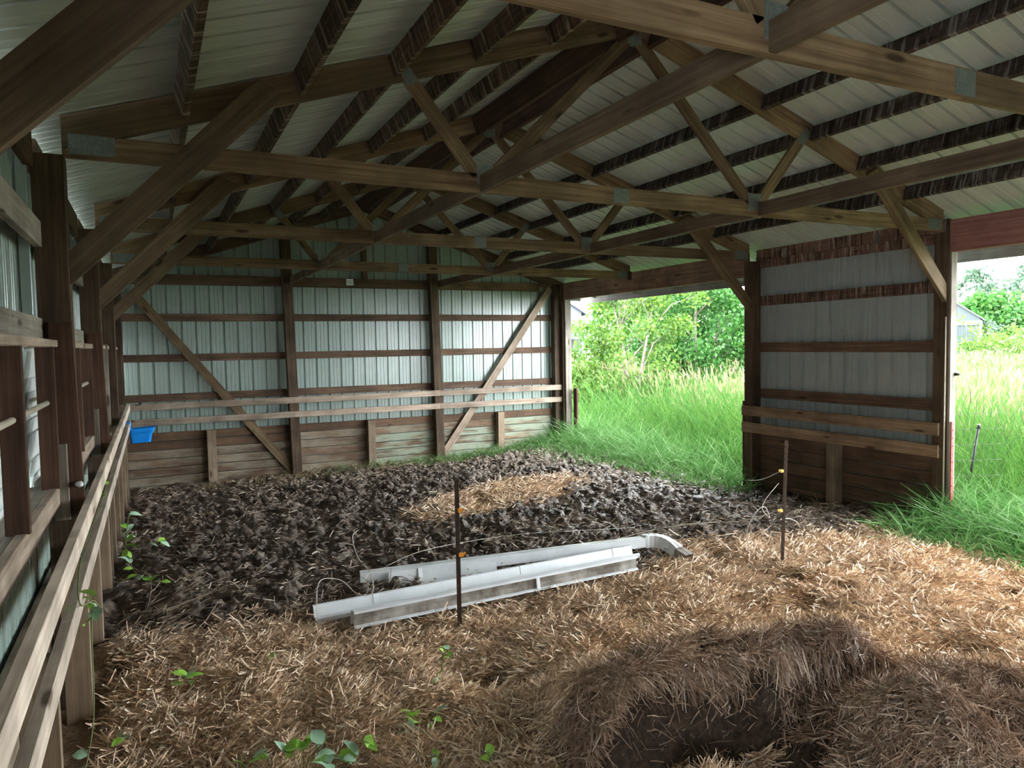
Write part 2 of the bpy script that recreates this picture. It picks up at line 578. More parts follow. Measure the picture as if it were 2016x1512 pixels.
def mudmask(x, y):
    edge = 0.52 - 0.45 * sstep(4.6, 6.4, x) + 0.25 * (fbm(x * 1.3, y * 1.3, 3) - 0.5) + 0.10 * np.cos(x * 1.1)
    m = sstep(edge - 0.18, edge + 0.30, y + 0.5 * (fbm(x * 3, y * 3 + 9, 3) - 0.5))
    px, py = (x - 4.15) / 1.40, (y - 3.60 - 0.35 * (x - 4.15)) / 0.85
    patch = 1 - sstep(0.55, 1.05, np.sqrt(px * px + py * py) + 0.7 * (fbm(x * 2.2 + 4, y * 2.2, 3) - 0.5))
    return m * (1 - patch)


def ground(x, y):
    base = -0.10 * sstep(1.0, 7.0, y) - 0.05 * sstep(2.0, 7.0, y) * (1 - sstep(0.5, 3.5, x)) - 0.05 * sstep(5.8, 7.2, y) + 0.07 * np.exp(-((x - 4.2) / 2.0) ** 2 - ((y - 4.0) / 2.0) ** 2)
    base = base + 0.16 * sstep(4.5, 7.3, x) * sstep(3.5, 7.0, y) - 0.08 * sstep(5.8, 7.2, x) * (1 - sstep(2.8, 4.0, y)) * sstep(0.2, 2.0, y)
    m = mudmask(x, y)
    r1 = 1 - np.abs(2 * fbm(x * 3.1, y * 3.1, 4, 0.6) - 1)
    r2 = np.abs(2 * fbm(x * 8.5 + 3, y * 8.5, 3, 0.6) - 1)
    mud = (r1 - 0.75) * 0.16 + (r2 - 0.25) * 0.13
    st = 0.10 * (fbm(x * 1.6, y * 1.6 + 5, 3) - 0.5) + 0.11 * (fbm(x * 4.5 + 2, y * 4.5, 3) - 0.5) - 0.10 * sstep(0.62, 0.78, fbm(x * 3.4 + 8, y * 3.4, 3))
    pit = 0.24 * np.exp(-((x - 2.42) / 0.34) ** 2 - ((y + 2.34 + 0.25 * (x - 2.42)) / 0.15) ** 2)
    flat = 1 - sstep(1.0, 1.25, x) * (1 - sstep(3.85, 4.15, x)) * sstep(0.05, 0.18, y) * (1 - sstep(0.60, 0.85, y))
    return base + (m * mud + (1 - m) * st) * flat - 0.02 * (1 - flat) - pit


def grid_mesh(name, x0, x1, y0, y1, st, fn, m, parent=None):
    xs = np.arange(x0, x1 + st / 2, st)
    ys = np.arange(y0, y1 + st / 2, st)
    X, Y = np.meshgrid(xs, ys)
    Z = fn(X, Y)
    V = np.stack([X, Y, Z], -1).reshape(-1, 3)
    nx, ny = len(xs), len(ys)
    i = (np.arange(ny - 1)[:, None] * nx + np.arange(nx - 1)[None, :]).ravel()[:, None]
    F = i + np.array([[0, 1, nx + 1, nx]])
    me = big_mesh(name, V, F, 4)
    me.polygons.foreach_set('use_smooth', np.ones(len(F), dtype=bool))
    return link(name, me, M[m], parent), V, F


floor_o, FV, FF = grid_mesh('floor', -0.36, 7.56, YF, 7.70, 0.035, ground, 'mud')
tag(floor_o, 'dark churned mud floor of the open barn', 'floor', kind='structure')
# straw covered part of the floor mesh uses the bed material
floor_o.data.materials.append(M['bed'])
cen = FV[FF].mean(1)
floor_o.data.polygons.foreach_set('material_index', (mudmask(cen[:, 0], cen[:, 1]) < 0.35).astype(np.int32))


def scatter(n, x0, x1, y0, y1, dens):
    x = rng.uniform(x0, x1, n)
    y = rng.uniform(y0, y1, n)
    k = rng.random(n) < dens(x, y)
    return x[k], y[k]


def strawset(name, x, y, z, lng, wid, m, lift=0.25, flow=1.3, parent=None, hfn=None):
    n = len(x)
    ang = 2 * math.pi * fbm(x * flow, y * flow + 31, 2) * 2 + rng.normal(0, 1.5, n)
    tilt = np.abs(rng.normal(0, lift, n)) + 0.02
    d = np.stack([np.cos(ang) * np.cos(tilt), np.sin(ang) * np.cos(tilt), np.sin(tilt)], 1)
    if hfn is not None:
        e = 0.03
        gx = (hfn(x + e, y) - hfn(x - e, y)) / (2 * e)
        gy = (hfn(x, y + e) - hfn(x, y - e)) / (2 * e)
        d[:, 2] += np.clip(d[:, 0] * gx + d[:, 1] * gy, -3, 3)
        d /= np.linalg.norm(d, axis=1, keepdims=True)
    L_ = lng * rng.uniform(0.5, 1.4, n)
    W_ = wid * rng.uniform(0.6, 1.4, n)
    bend = rng.normal(0, 0.16, (n, 3)) * L_[:, None]
    bend[:, 2] -= 0.08 * L_
    base = np.stack([x, y, z - 0.006 + rng.uniform(0, 0.02, n)], 1)
    roll = np.stack([rng.normal(0, 0.5, n), rng.normal(0, 0.5, n), np.ones(n)], 1)
    return blades(name, base, d, L_, W_, bend, m, parent, (1, 1, 0.8), np.cross(d, roll))


def bed_h(x, y):
    return ground(x, y) + heap_h(x, y)


def straw_density(x, y):
    d = np.hypot(x - 0.25, y + 4.5)
    return (1 - mudmask(x, y)) * np.clip((3.3 / d) ** 1.3, 0, 1) * (sstep(-0.1, 0.15, x))


x, y = scatter(640000, -0.08, 7.2, -3.0, 1.6, lambda a, b: straw_density(a, b) * (1 - 0.8 * (heap_h(a, b) > 0.07)) * (1 - 0.93 * ((a > 1.18) & (a < 4.0) & (b > 0.13) & (b < 0.62))))
dist = np.hypot(x - 0.25, y + 4.5)
o = strawset('straw_bedding', x, y, ground(x, y), 0.060 + 0.004 * dist, 0.0035 + 0.00055 * dist, 'straw', lift=0.34)

tag(o, 'loose golden straw bedding spread over the near half of the floor', 'straw', kind='stuff')

x, y = scatter(60000, 2.6, 6.0, 2.2, 5.0, lambda a, b: (1 - mudmask(a, b)) * 0.8)
o = strawset('straw_patch', x, y, ground(x, y), 0.10, 0.008, 'straw', lift=0.3)
tag(o, 'patch of clean straw lying in the middle of the mud', 'straw', kind='stuff')

x, y = scatter(110000, -0.05, 7.25, 0.2, 7.4, lambda a, b: mudmask(a, b) * np.clip(0.30 + 0.8 * sstep(3.2, 0.4, b) + 0.5 * sstep(5.5, 7.2, b), 0, 1) * (fbm(a * 2.5, b * 2.5, 3) ** 1.5) * 1.6)
o = strawset('muddy_straw', x, y, ground(x, y), 0.07, 0.0065, 'strawmud', lift=0.3)
tag(o, 'scattered muddy straw stalks trodden into the dark mud', 'straw', kind='stuff')

# clods of mud lying on the churned floor
ico = bmesh.new()
bmesh.ops.create_icosphere(ico, subdivisions=1, radius=1.0)
IV = np.array([v.co[:] for v in ico.verts])
IF = np.array([[v.index for v in f.verts] for f in ico.faces])
ico.free()
x, y = scatter(12500, 0.0, 7.2, 0.5, 7.3, lambda a, b: mudmask(a, b) * (0.25 + fbm(a * 2 + 7, b * 2, 3)) * 0.9)
n = len(x)
R = rng.uniform(0.008, 0.034, n) * np.where(rng.random(n) < 0.06, 2.0, 1.0)
V = IV[None] * R[:, None, None] * rng.uniform(0.6, 1.3, (n, 12, 1)) * np.array([1.25, 1.0, 0.7])
a = rng.uniform(0, 6.28, n)
ca, sa = np.cos(a)[:, None], np.sin(a)[:, None]
V = np.stack([V[..., 0] * ca - V[..., 1] * sa, V[..., 0] * sa + V[..., 1] * ca, V[..., 2]], -1)
V += np.stack([x, y, ground(x, y) + R * 0.3], 1)[:, None, :]
F = (np.arange(n) * 12)[:, None, None] + IF[None]
o = link('mud_clods', big_mesh('mud_clods', V.reshape(-1, 3), F.reshape(-1, 3), 3), M['mud'])
tag(o, 'dark clods of dung and mud covering the back half of the floor', 'mud', kind='stuff')

# the heap of old hay in the near right corner
heap_root = empty('hay_heap', (2.9, -2.3, 0.0), 'big heap of old brown hay with a hollow front at the lower right', 'hay')
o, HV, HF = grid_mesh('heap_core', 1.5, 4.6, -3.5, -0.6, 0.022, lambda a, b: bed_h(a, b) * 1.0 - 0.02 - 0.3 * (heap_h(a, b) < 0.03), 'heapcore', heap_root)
x, y = scatter(220000, 1.6, 4.5, -3.4, -0.8, lambda a, b: sstep(0.02, 0.10, heap_h(a, b)))
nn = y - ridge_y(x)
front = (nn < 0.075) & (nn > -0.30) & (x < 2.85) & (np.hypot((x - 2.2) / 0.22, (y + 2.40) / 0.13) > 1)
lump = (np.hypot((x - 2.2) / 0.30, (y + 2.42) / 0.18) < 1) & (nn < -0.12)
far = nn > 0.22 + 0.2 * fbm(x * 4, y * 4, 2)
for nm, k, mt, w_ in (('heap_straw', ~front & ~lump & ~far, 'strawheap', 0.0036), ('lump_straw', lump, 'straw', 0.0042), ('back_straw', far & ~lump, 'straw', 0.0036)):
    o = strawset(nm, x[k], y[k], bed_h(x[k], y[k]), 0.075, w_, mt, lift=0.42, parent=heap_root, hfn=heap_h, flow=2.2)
    tag(o, kind='stuff')
# locks of hay hanging over the hollow front of the heap
B, D_, L_ = [], [], []
for k in range(75):
    x0 = rng.uniform(1.80, 3.0)
    n = int(rng.integers(25, 80))
    xs = x0 + rng.normal(0, 0.035, n)
    long_ = rng.random() < 0.12 or x0 > 2.8
    ys = ridge_y(xs) + rng.uniform(0.04, 0.18, n)
    zs = 0.43 * sstep(1.72, 2.1, xs) + rng.uniform(-0.03, 0.025, n)
    dr = np.array([rng.normal(0, 0.4), -rng.uniform(0.5, 0.9), -rng.uniform(0.6, 1.2) if long_ else rng.uniform(-0.35, 0.15)]) + rng.normal(0, 0.25, (n, 3))
    B.append(np.stack([xs, ys, zs], 1))
    D_.append(dr / np.linalg.norm(dr, axis=1, keepdims=True))
    L_.append(rng.uniform(0.04, 0.15 if long_ else 0.08, n))
B, D_, L_ = np.concatenate(B), np.concatenate(D_), np.concatenate(L_)
n = len(B)
bend = rng.normal(0, 0.015, (n, 3))
bend[:, 2] -= 0.25 * L_
o = blades('hanging_locks', B, D_, L_, rng.uniform(0.003, 0.0055, n), bend, 'strawheap', heap_root)
tag(o, kind='stuff')
n = 350
x = rng.uniform(1.8, 2.9, n)
z = rng.uniform(-0.05, 0.36, n)
d = rng.normal(0, 1, (n, 3)) * np.array([1, 0.4, 0.9])
d /= np.linalg.norm(d, axis=1, keepdims=True)
o = blades('hollow_straw', np.stack([x, ridge_y(x) + 0.03 + rng.normal(0, 0.012, n), z], 1), d, rng.uniform(0.04, 0.11, n), rng.uniform(0.003, 0.005, n), rng.normal(0, 0.015, (n, 3)), 'strawheap', heap_root)
tag(o, kind='stuff')


# ------------------------------------------------------------------ ribbed sheet metal
def rib_profile(width, pitch=0.2032, h=0.024):
    """(offset along the sheet, height) of one sheet"""
    pts = []
    n = int(round(width / pitch))
    for k in range(n):
        o_ = k * pitch
        pts += [(o_, 0), (o_ + 0.012, h), (o_ + 0.034, h), (o_ + 0.046, 0), (o_ + 0.088, 0), (o_ + 0.092, 0.004), (o_ + 0.104, 0.004), (o_ + 0.108, 0),
                (o_ + 0.145, 0), (o_ + 0.149, 0.004), (o_ + 0.161, 0.004), (o_ + 0.165, 0)]
    pts.append((n * pitch, 0))
    return pts


SHEET = 0.8128
PROF = rib_profile(SHEET)
ROOF_PROF = []
for k_ in range(4):
    ROOF_PROF += [(k_ * 0.2032, 0), (k_ * 0.2032 + 0.004, 0.040), (k_ * 0.2032 + 0.024, 0.040), (k_ * 0.2032 + 0.028, 0), (k_ * 0.2032 + 0.12, 0), (k_ * 0.2032 + 0.125, 0.005), (k_ * 0.2032 + 0.135, 0.005), (k_ * 0.2032 + 0.14, 0)]
ROOF_PROF.append((0.8128, 0))


def sheet(name, org, across, along, out, m, parent, lo, hi, prof=PROF, clip=None):
    """one ribbed sheet. lo(u), hi(u) give the run along the ribs for offset u; ribs stand out towards 'out'"""
    across, along, out = Vector(across), Vector(along), Vector(out)
    vs, fs = [], []
    pr = [p for p in prof if clip is None or p[0] <= clip + 1e-6]
    if clip is not None and pr[-1][0] < clip - 1e-4:
        pr = pr + [(clip, pr[-1][1])]
    for u, h in pr:
        for w in (lo(u), hi(u)):
            vs.append(across * u + along * w + out * h)
    for i in range(len(pr) - 1):
        fs.append((2 * i, 2 * i + 2, 2 * i + 3, 2 * i + 1))
    return link(name, mesh(name, vs, fs), M[m], parent, Matrix.Translation(Vector(org)))


# ------------------------------------------------------------------ ceiling: roof sheets, purlins, braces along the barn
ceiling = empty('ceiling', (XM, 0, 4.4), 'underside of the white ribbed metal roof on dark purlins', 'ceiling', kind='structure')
RX0, RX1 = -0.85, 8.05
RY0, RY1 = YF - 0.2, 7.95
for side in (-1, 1):
    xe = RX0 if side < 0 else RX1
    run = math.hypot(xe - XM, (xe - XM) * SL)
    dv = Vector((side, 0, -SL)).normalized()
    nv = Vector((side * SL, 0, 1)).normalized()
    yy = RY0
    while yy < RY1 - 0.05:
        sheet('roof_panel', (XM, yy, 4.392), (0, 1, 0), dv, nv, 'roof', ceiling, lambda u: 0.0, lambda u: run, prof=ROOF_PROF, clip=min(SHEET, RY1 - yy))
        yy += SHEET
bays = [(YF, -5.10), (-5.10, TY[0]), (TY[0], TY[1]), (TY[1], TY[2]), (TY[2], TY[3]), (TY[3], YB + 0.13)]
PX = [-0.30, 0.417, 1.065, 1.662, 2.234, 2.803]
for side in (-1, 1):
    nv = Vector((side * SL, 0, 1)).normalized()
    for k, px in enumerate(PX + [3.37]):
        xw = px if side < 0 else 2 * XM - px
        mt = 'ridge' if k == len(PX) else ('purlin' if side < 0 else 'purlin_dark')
        hh = 0.13 if k < len(PX) else 0.20
        top = Vector((xw, 0, ztop(xw) if 0 < k else 3.15 - 0.17 * SL))
        if k == 0:
            continue
        c = top - nv * (hh / 2 + 0.004) + Vector((-side * 0.02, 0, 0))
        for (a, b) in bays:
            if b < -5.0:
                continue
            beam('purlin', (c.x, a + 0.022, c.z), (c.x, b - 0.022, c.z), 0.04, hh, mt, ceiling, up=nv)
slab('ridge_board', XM - 0.02, XM + 0.02, TY[0], YB, 4.20, 4.375, 'ridge', ceiling, 'y')
# long braces lying between the bottom chords
for xw in (2.31, 4.86):
    for (a, b) in bays[1:]:
        slab('runner', xw - 0.02, xw + 0.02, a + 0.022, b - 0.022, ZC + 0.003, ZC + 0.118, 'knee', ceiling, 'y')


# ------------------------------------------------------------------ trusses
def truss(y, label, green=False):
    t = empty('roof_truss', (XM, y, ZC), label, 'truss', 'roof trusses')
    y0, y1 = y - 0.02, y + 0.02
    ang = math.atan(SL)
    xa = HX0 + (ZC + 0.125 - (3.15 - 0.18)) / SL
    xb = HX1 - (xa - HX0)
    xs = 3.45
    prism('bottom_chord', [(HX0, ZC), (xs - 0.001, ZC), (xs - 0.001, ZC + 0.125), (xa, ZC + 0.125), (HX0, 2.97)], y0, y1, 0, 'truss', t)
    prism('bottom_chord', [(xs, ZC), (HX1, ZC), (HX1, 2.97), (xb, ZC + 0.125), (xs, ZC + 0.125)], y0, y1, 0, 'truss', t)
    prism('top_chord', [(HX0, 2.971), (XM - 0.001, ztop(XM) - 0.18), (XM - 0.001, ztop(XM)), (HX0, 3.15)], y0, y1, ang, 'truss', t)
    prism('top_chord', [(XM, ztop(XM) - 0.18), (HX1, 2.971), (HX1, 3.15), (XM, ztop(XM))], y0, y1, -ang, 'truss', t)
    for a, b in (((1.80, 3.64), (2.27, 3.055)), ((3.53, 4.17), (2.39, 3.055)), ((3.64, 4.17), (4.74, 3.055)), ((5.36, 3.64), (4.86, 3.055))):
        beam('web', (a[0], y, a[1]), (b[0], y, b[1]), 0.04, 0.09, 'truss', t, up=(0, 1, 0) if False else (1, 0, 0.3))
    for (x0, x1, z0, z1) in ((-0.10, 0.12, 2.955, 3.06), (7.05, 7.27, 2.955, 3.06), (2.27, 2.39, 2.985, 3.12), (4.72, 4.86, 2.985, 3.12), (3.38, 3.52, ZC + 0.008, ZC + 0.118), (3.52, 3.65, 4.13, 4.27)):
        for yy in (y0 - 0.0022, y1 + 0.0002):
            plate('gusset_plate', x0, x1, yy, z0, z1, t)
    for cx_, cz_, an in ((1.79, 3.65, -52), (5.37, 3.65, 52)):
        o_ = plate('gusset_plate', -0.075, 0.075, -0.001, -0.04, 0.04, t)
        mw = Matrix.Translation((cx_, y0 - 0.0015, cz_)) @ Matrix.Rotation(math.radians(-an), 4, 'Y')
        o_.matrix_parent_inverse = PARENT_MW[t.name].inverted()
        o_.matrix_world = mw
        o_.matrix_basis = mw
    # knee braces on the near face of the truss
    ky = y0 - 0.022
    if y < 5:
        ends = (-1, 1)
    else:
        ends = (-1,)
    for s in ends:
        f = (lambda xx: xx) if s < 0 else (lambda xx: HX0 + HX1 - xx)
        poly = [(-0.225, 2.15), (1.02, 3.395), (0.87, 3.42 + 0.05), (0.80, 3.40), (-0.225, 2.32)]
        poly = [(f(px_), pz_) for px_, pz_ in poly]
        prism('knee_brace', poly, ky - 0.02, ky + 0.02, math.radians(45 if s < 0 else -45), 'knee' if s < 0 else 'truss', t)
    return t


def plate(name, x0, x1, yy, z0, z1, parent):
    """toothed nail plate: a thin sheet with rows of pressed slots"""
    nx, nz = 6, 4
    vs, fs = [], []
    t = 0.002
    vs += [(x0, yy, z0), (x1, yy, z0), (x1, yy, z1), (x0, yy, z1), (x0, yy + t, z0), (x1, yy + t, z0), (x1, yy + t, z1), (x0, yy + t, z1)]
    fs += [(0, 1, 2, 3), (4, 7, 6, 5), (0, 4, 5, 1), (1, 5, 6, 2), (2, 6, 7, 3), (3, 7, 4, 0)]
    for i in range(nx):
        for k in range(nz):
            cx_ = x0 + (x1 - x0) * (i + 0.5) / nx
            cz_ = z0 + (z1 - z0) * (k + 0.5) / nz
            w, h = (x1 - x0) / nx * 0.28, (z1 - z0) / nz * 0.36
            b = len(vs)
            vs += [(cx_ - w, yy - 0.0002, cz_ - h), (cx_ + w, yy - 0.0002, cz_ - h), (cx_ + w, yy - 0.002, cz_ + h), (cx_ - w, yy - 0.002, cz_ + h)]
            fs.append((b, b + 1, b + 2, b + 3))
    return link(name, mesh(name, vs, fs), M['galv'], parent, Matrix.Identity(4))


truss(TY[0], 'nearest roof truss, cut off by the top edge of the picture')
truss(TY[1], 'second nearest roof truss, whole brown timber truss spanning the middle of the ceiling')
truss(TY[2], 'third roof truss back, meeting the far post of the right wall panel')
truss(TY[3], 'farthest free-standing roof truss, hung from the header beam over the opening')

# ------------------------------------------------------------------ back wall
wb = empty('wall_back', (XM, YB, 0), 'back gable wall of ribbed white metal on brown timber framing', 'wall', kind='structure')
ym = YB + 0.215
xx = -0.36
while xx < 7.54:
    sheet('metal_panel', (xx, ym, 0), (1, 0, 0), (0, 0, 1), (0, 1, 0), 'metal', wb, lambda u: -0.25, lambda u, q=xx: ztop(q + u) + 0.03, clip=min(SHEET, 7.55 - xx))
    xx += SHEET
GP = [(-0.27, -0.12), (2.215, 2.365), (4.715, 4.865), (7.18, 7.30)]
for i, (a, b) in enumerate(GP):
    lean = -0.05 if i in (1, 2) else 0
    zt = ztop((a + b) / 2) - 0.17
    beam('post', ((a + b) / 2 - lean * 0.6, YB + 0.075, -0.3), ((a + b) / 2 + lean, YB + 0.075, zt), 0.15, b - a, 'post', wb, up=(1, 0, 0))
beam('stud', (3.54, YB + 0.10, 3.06), (3.52, YB + 0.10, ztop(3.5) - 0.2), 0.10, 0.08, 'post', wb, up=(1, 0, 0))
for k, zt in enumerate((2.463, 1.847, 1.245)):
    for i in range(3):
        slab('girt', GP[i][1] - 0.07, GP[i + 1][0] + 0.07, YB + 0.155, YB + 0.195, zt - 0.115, zt, 'redwood', wb, 'x')
for i in range(3):
    slab('top_girt', GP[i][1] - 0.03, GP[i + 1][0] + 0.03, YB + 0.14, YB + 0.185, 2.905, 3.06, 'redwood', wb, 'x')
for s in (-1, 1):
    xe = -0.3 if s < 0 else 7.5
    prism('rake_board', [(xe, ztop(xe) - 0.19), (XM, ztop(XM) - 0.19), (XM, ztop(XM) - 0.008), (xe, ztop(xe) - 0.008)], YB + 0.15, YB + 0.19, math.atan(SL) * (1 if s < 0 else -1), 'redwood', wb)
# two long rails on the inside of the posts
for zt in (1.117, 0.885):
    for (a, b) in ((-0.20, 2.29), (2.292, 4.80), (4.802, 7.32)):
        slab('rail', a, b, YB - 0.042, YB - 0.002, zt - 0.098, zt, 'rail', wb, 'x')
# wainscot planks, posts and stubs
SX = [1.04, 3.575, 6.03]
edges = [-0.30, SX[0], 2.30, SX[1], 4.80, SX[2], 7.42]
for i in range(6):
    z = 0.655
    rowm = 0
    while z > -0.25:
        h = 0.135
        green = i >= 3 and rowm > (1 if i < 5 else 0)
        slab('plank', edges[i] + 0.003, edges[i + 1] - 0.003, YB + 0.158 + random.uniform(-0.009, 0.006), YB + 0.196, z - h + 0.010, z,
             'wainsred' if rowm < (2 if i < 2 else 1) else ('wainsgreen' if green else 'wains'), wb, 'x')
        z -= h
        rowm += 1
for sx in SX:
    slab('stub_post', sx - 0.063, sx + 0.063, YB + 0.03, YB + 0.152, -0.30, 0.655, 'stub', wb, 'z')
beam('brace', (0.02, YB + 0.115, 2.80), (2.24, YB + 0.115, -0.08), 0.04, 0.13, 'truss', wb, up=(1, 0, 1))
beam('brace', (7.16, YB + 0.115, 2.97), (4.90, YB + 0.115, -0.05), 0.04, 0.13, 'rail', wb, up=(-1, 0, 1))

jb = empty('junction_box', (3.29, YB + 0.13, 2.95), 'small white junction box on the top beam of the back wall', 'box')
slab('box_body', 3.232, 3.348, YB + 0.10, YB + 0.138, 2.944, 3.051, 'white', jb, 'x', bev=0.008)
for k in range(5):
    slab('slot', 3.247 + k * 0.02, 3.253 + k * 0.02, YB + 0.097, YB + 0.101, 2.965, 3.03, 'galv', jb, 'z', bev=0.001)
jb = empty('hanger_plate', (6.97, YB + 0.13, 2.93), 'small grey metal plate on the top beam by the far right corner', 'plate')
slab('plate_body', 6.93, 7.02, YB + 0.13, YB + 0.138, 2.915, 2.99, 'galv', jb, 'x', bev=0.002)

# ------------------------------------------------------------------ left wall
wl = empty('wall_left', (XL, 0, 0), 'left wall with slatted window openings between brown posts', 'wall', kind='structure')
LP = [YF, -5.10] + TY + [YB + 0.13]
for y in [-5.10] + TY:
    slab('post', -0.27, XL, y - 0.075, y + 0.075, -0.3, ZC - 0.002, 'post', wl, 'z')
# lower and upper sheets
yy = YF
while yy < 7.66:
    c = min(SHEET, 7.68 - yy)
    sheet('metal_panel', (-0.345, yy, 0), (0, 1, 0), (0, 0, 1), (-1, 0, 0), 'metal', wl, lambda u: -0.25, lambda u: 1.16, clip=c)
    sheet('metal_panel', (-0.345, yy, 0), (0, 1, 0), (0, 0, 1), (-1, 0, 0), 'metal', wl, lambda u: 2.0, lambda u: 3.06, clip=c)
    yy += SHEET
for i in range(1, 6):
    a, b = LP[i] + 0.076, LP[i + 1] - 0.076
    if i == 5:
        slab('metal_sill_girt', -0.32, -0.28, a, b, 1.13, 1.245, 'redwood', wl, 'y')
    slab('girt', -0.275, -0.235, a, b, 2.448, 2.582, 'greywood', wl, 'y')
    slab('eave_girt', -0.30, -0.255, a, b, 2.86, 3.04, 'redwood', wl, 'y')
    slab('window_header', -0.29, -0.25, a, b, 1.967, 2.080, 'greywood', wl, 'y')
    slab('window_trim', -0.335, -0.185, a, b, 1.930, 1.966, 'rail', wl, 'y')
    slab('light_block_sheet', -0.40, -0.385, a - 0.08, b + 0.08, 1.10, 2.02, 'vinyl', wl, 'y')  # sheet added behind the slats to block sky light leaking through the gaps
    # slatted white shutter filling the opening
    z = 1.16
    k = 0
    while z < 1.95:
        off = (k % 3) * 0.006
        beam('siding_slat', (-0.352 - off, a, z + 0.038), (-0.352 - off, b, z + 0.038), 0.006, 0.080, 'vinyl', wl, up=(0.16, 0, 1), bev=0.001)
        z += 0.075
        k += 1
    slab('window_sill', -0.345, -0.2475, a, b, 1.165, 1.200, 'greywood', wl, 'y')
    slab('sill_apron', -0.2470, -0.207, a, b, 1.095, 1.203, 'rail', wl, 'y')
    mid = (a + b) / 2
    for yb in (a + 0.10, mid + 0.06, b - 0.11):
        slab('jamb_board', -0.278, -0.195, yb - 0.02, yb + 0.02, 1.2005, 1.929, 'jamb', wl, 'z')
    tube('grille_rod', [(-0.235, a + 0.02, 1.645), (-0.235, b - 0.02, 1.645)], 0.0135, 'rod', wl, 10)
    # planks of the wainscot
    z = 0.655
    while z > -0.25:
        slab('plank', -0.326, -0.288, a - 0.07, b + 0.07, z - 0.13, z, 'wains', wl, 'y')
        z -= 0.135
# stub posts under the rails
for yb in (-3.6, -1.5, -0.16, 0.82, 1.95, 2.9, 3.9, 4.8, 5.8, 6.7):
    slab('stub_post', -0.225, -0.100, yb - 0.02, yb + 0.02, -0.25, 0.81, 'stub', wl, 'z')
for zt in (1.126, 0.894):
    cuts = [-5.1, -1.05 if zt > 1 else -1.4, 3.2 if zt > 1 else 4.4, 7.40]
    for k in range(3):
        beam('rail', (-0.0735, cuts[k] + 0.001, zt - 0.046), (-0.0735, cuts[k + 1] - 0.001, zt - 0.046), 0.039, 0.092, 'railpale', wl)
# extra boards nailed upright against the posts
for y in TY[1:3]:
    beam('upright_board', (-0.150, y - 0.095, 1.08), (-0.172, y - 0.095, 2.06), 0.022, 0.11, 'jamb', wl, up=(1, 0, 0))
    slab('cleat', -0.235, -0.165, y - 0.13, y - 0.107, 1.02, 1.42, 'greywood', wl, 'z')
slab('upright_board', -0.235, -0.165, 4.35, 4.375, 1.0, 1.98, 'greywood', wl, 'z')
for zt in (2.30, 2.75):
    slab('corner_trim', -0.335, -0.285, -0.10, -0.076, zt - 0.2, zt + 0.2, 'metal', wl, 'z')

ins = empty('post_insulator', (-0.11, -0.1, 1.2), 'white and black screw insulator on the second left post', 'insulator')
tube('insulator_base', [(-0.135, -0.110, 1.205), (-0.128, -0.125, 1.205)], 0.016, 'black', ins, 10)
tube('insulator_head', [(-0.128, -0.124, 1.205), (-0.112, -0.15, 1.206), (-0.105, -0.163, 1.207)], [0.012, 0.018, 0.009], 'white', ins, 10)

# ------------------------------------------------------------------ right wall
wr = empty('wall_right', (XR, 0, 0), 'right wall: one metal-clad panel between two wide openings', 'wall', kind='structure')
for y in (-5.10, 0.0, TY[2]):
    slab('post', XR, XR + 0.15, y - 0.072, y + 0.072, -0.35, 2.93, 'post', wr, 'z')
slab('post', XR + 0.001, XR + 0.12, YB - 0.10, YB + 0.14, -0.3, 3.04, 'post', wr, 'z')
yy = 0.03
while yy < 2.66:
    sheet('metal_panel', (XR + 0.205, yy, 0), (0, 1, 0), (0, 0, 1), (1, 0, 0), 'metalgrey', wr, lambda u: -0.3, lambda u: 3.0, clip=min(SHEET, 2.66 - yy))
    yy += SHEET
yy = YF
while yy < -5.05:
    sheet('metal_panel', (XR + 0.205, yy, 0), (0, 1, 0), (0, 0, 1), (1, 0, 0), 'metalgrey', wr, lambda u: -0.3, lambda u: 3.05, clip=min(SHEET, -5.05 - yy))
    yy += SHEET
for zt, mt in ((2.478, 'drip'), (1.868, 'redwood'), (1.262, 'redwood')):
    slab('girt', XR + 0.152, XR + 0.195, 0.02, TY[2], zt - 0.122, zt, mt, wr, 'y')
slab('eave_board', XR + 0.145, XR + 0.185, 0.02, TY[2], 2.95, 3.085, 'drip', wr, 'y')
slab('eave_board', XR + 0.135, XR + 0.175, 0.02, TY[2], 2.845, 2.948, 'drip', wr, 'y')
for zt in (1.043, 0.820):
    slab('rail', XR - 0.043, XR - 0.002, -0.02, 2.665, zt - 0.128, zt, 'raildark', wr, 'y')
for (a, b) in ((0.02, 1.30), (1.304, 2.60)):
    z = 0.66
    while z > -0.3:
        slab('plank', XR + 0.158 + random.uniform(-0.004, 0.004), XR + 0.196, a, b, z - 0.146, z, 'wainsred', wr, 'y')
        z -= 0.158
slab('stub_post', XR + 0.02, XR + 0.152, 1.245, 1.37, -0.3, 0.70, 'stub', wr, 'z')
# headers over the openings
for (a, b, mt) in ((2.66, 4.55, 'header'), (4.552, 7.37, 'header'), (-5.03, -0.074, 'headerred')):
    slab('header_beam', XR + 0.02, XR + 0.10, a, b, 2.735, 3.05, mt, wr, 'y')
slab('joist_hanger', XR - 0.045, XR + 0.019, 5.185, 5.255, 2.925, 3.06, 'tsteel', wr, 'x')
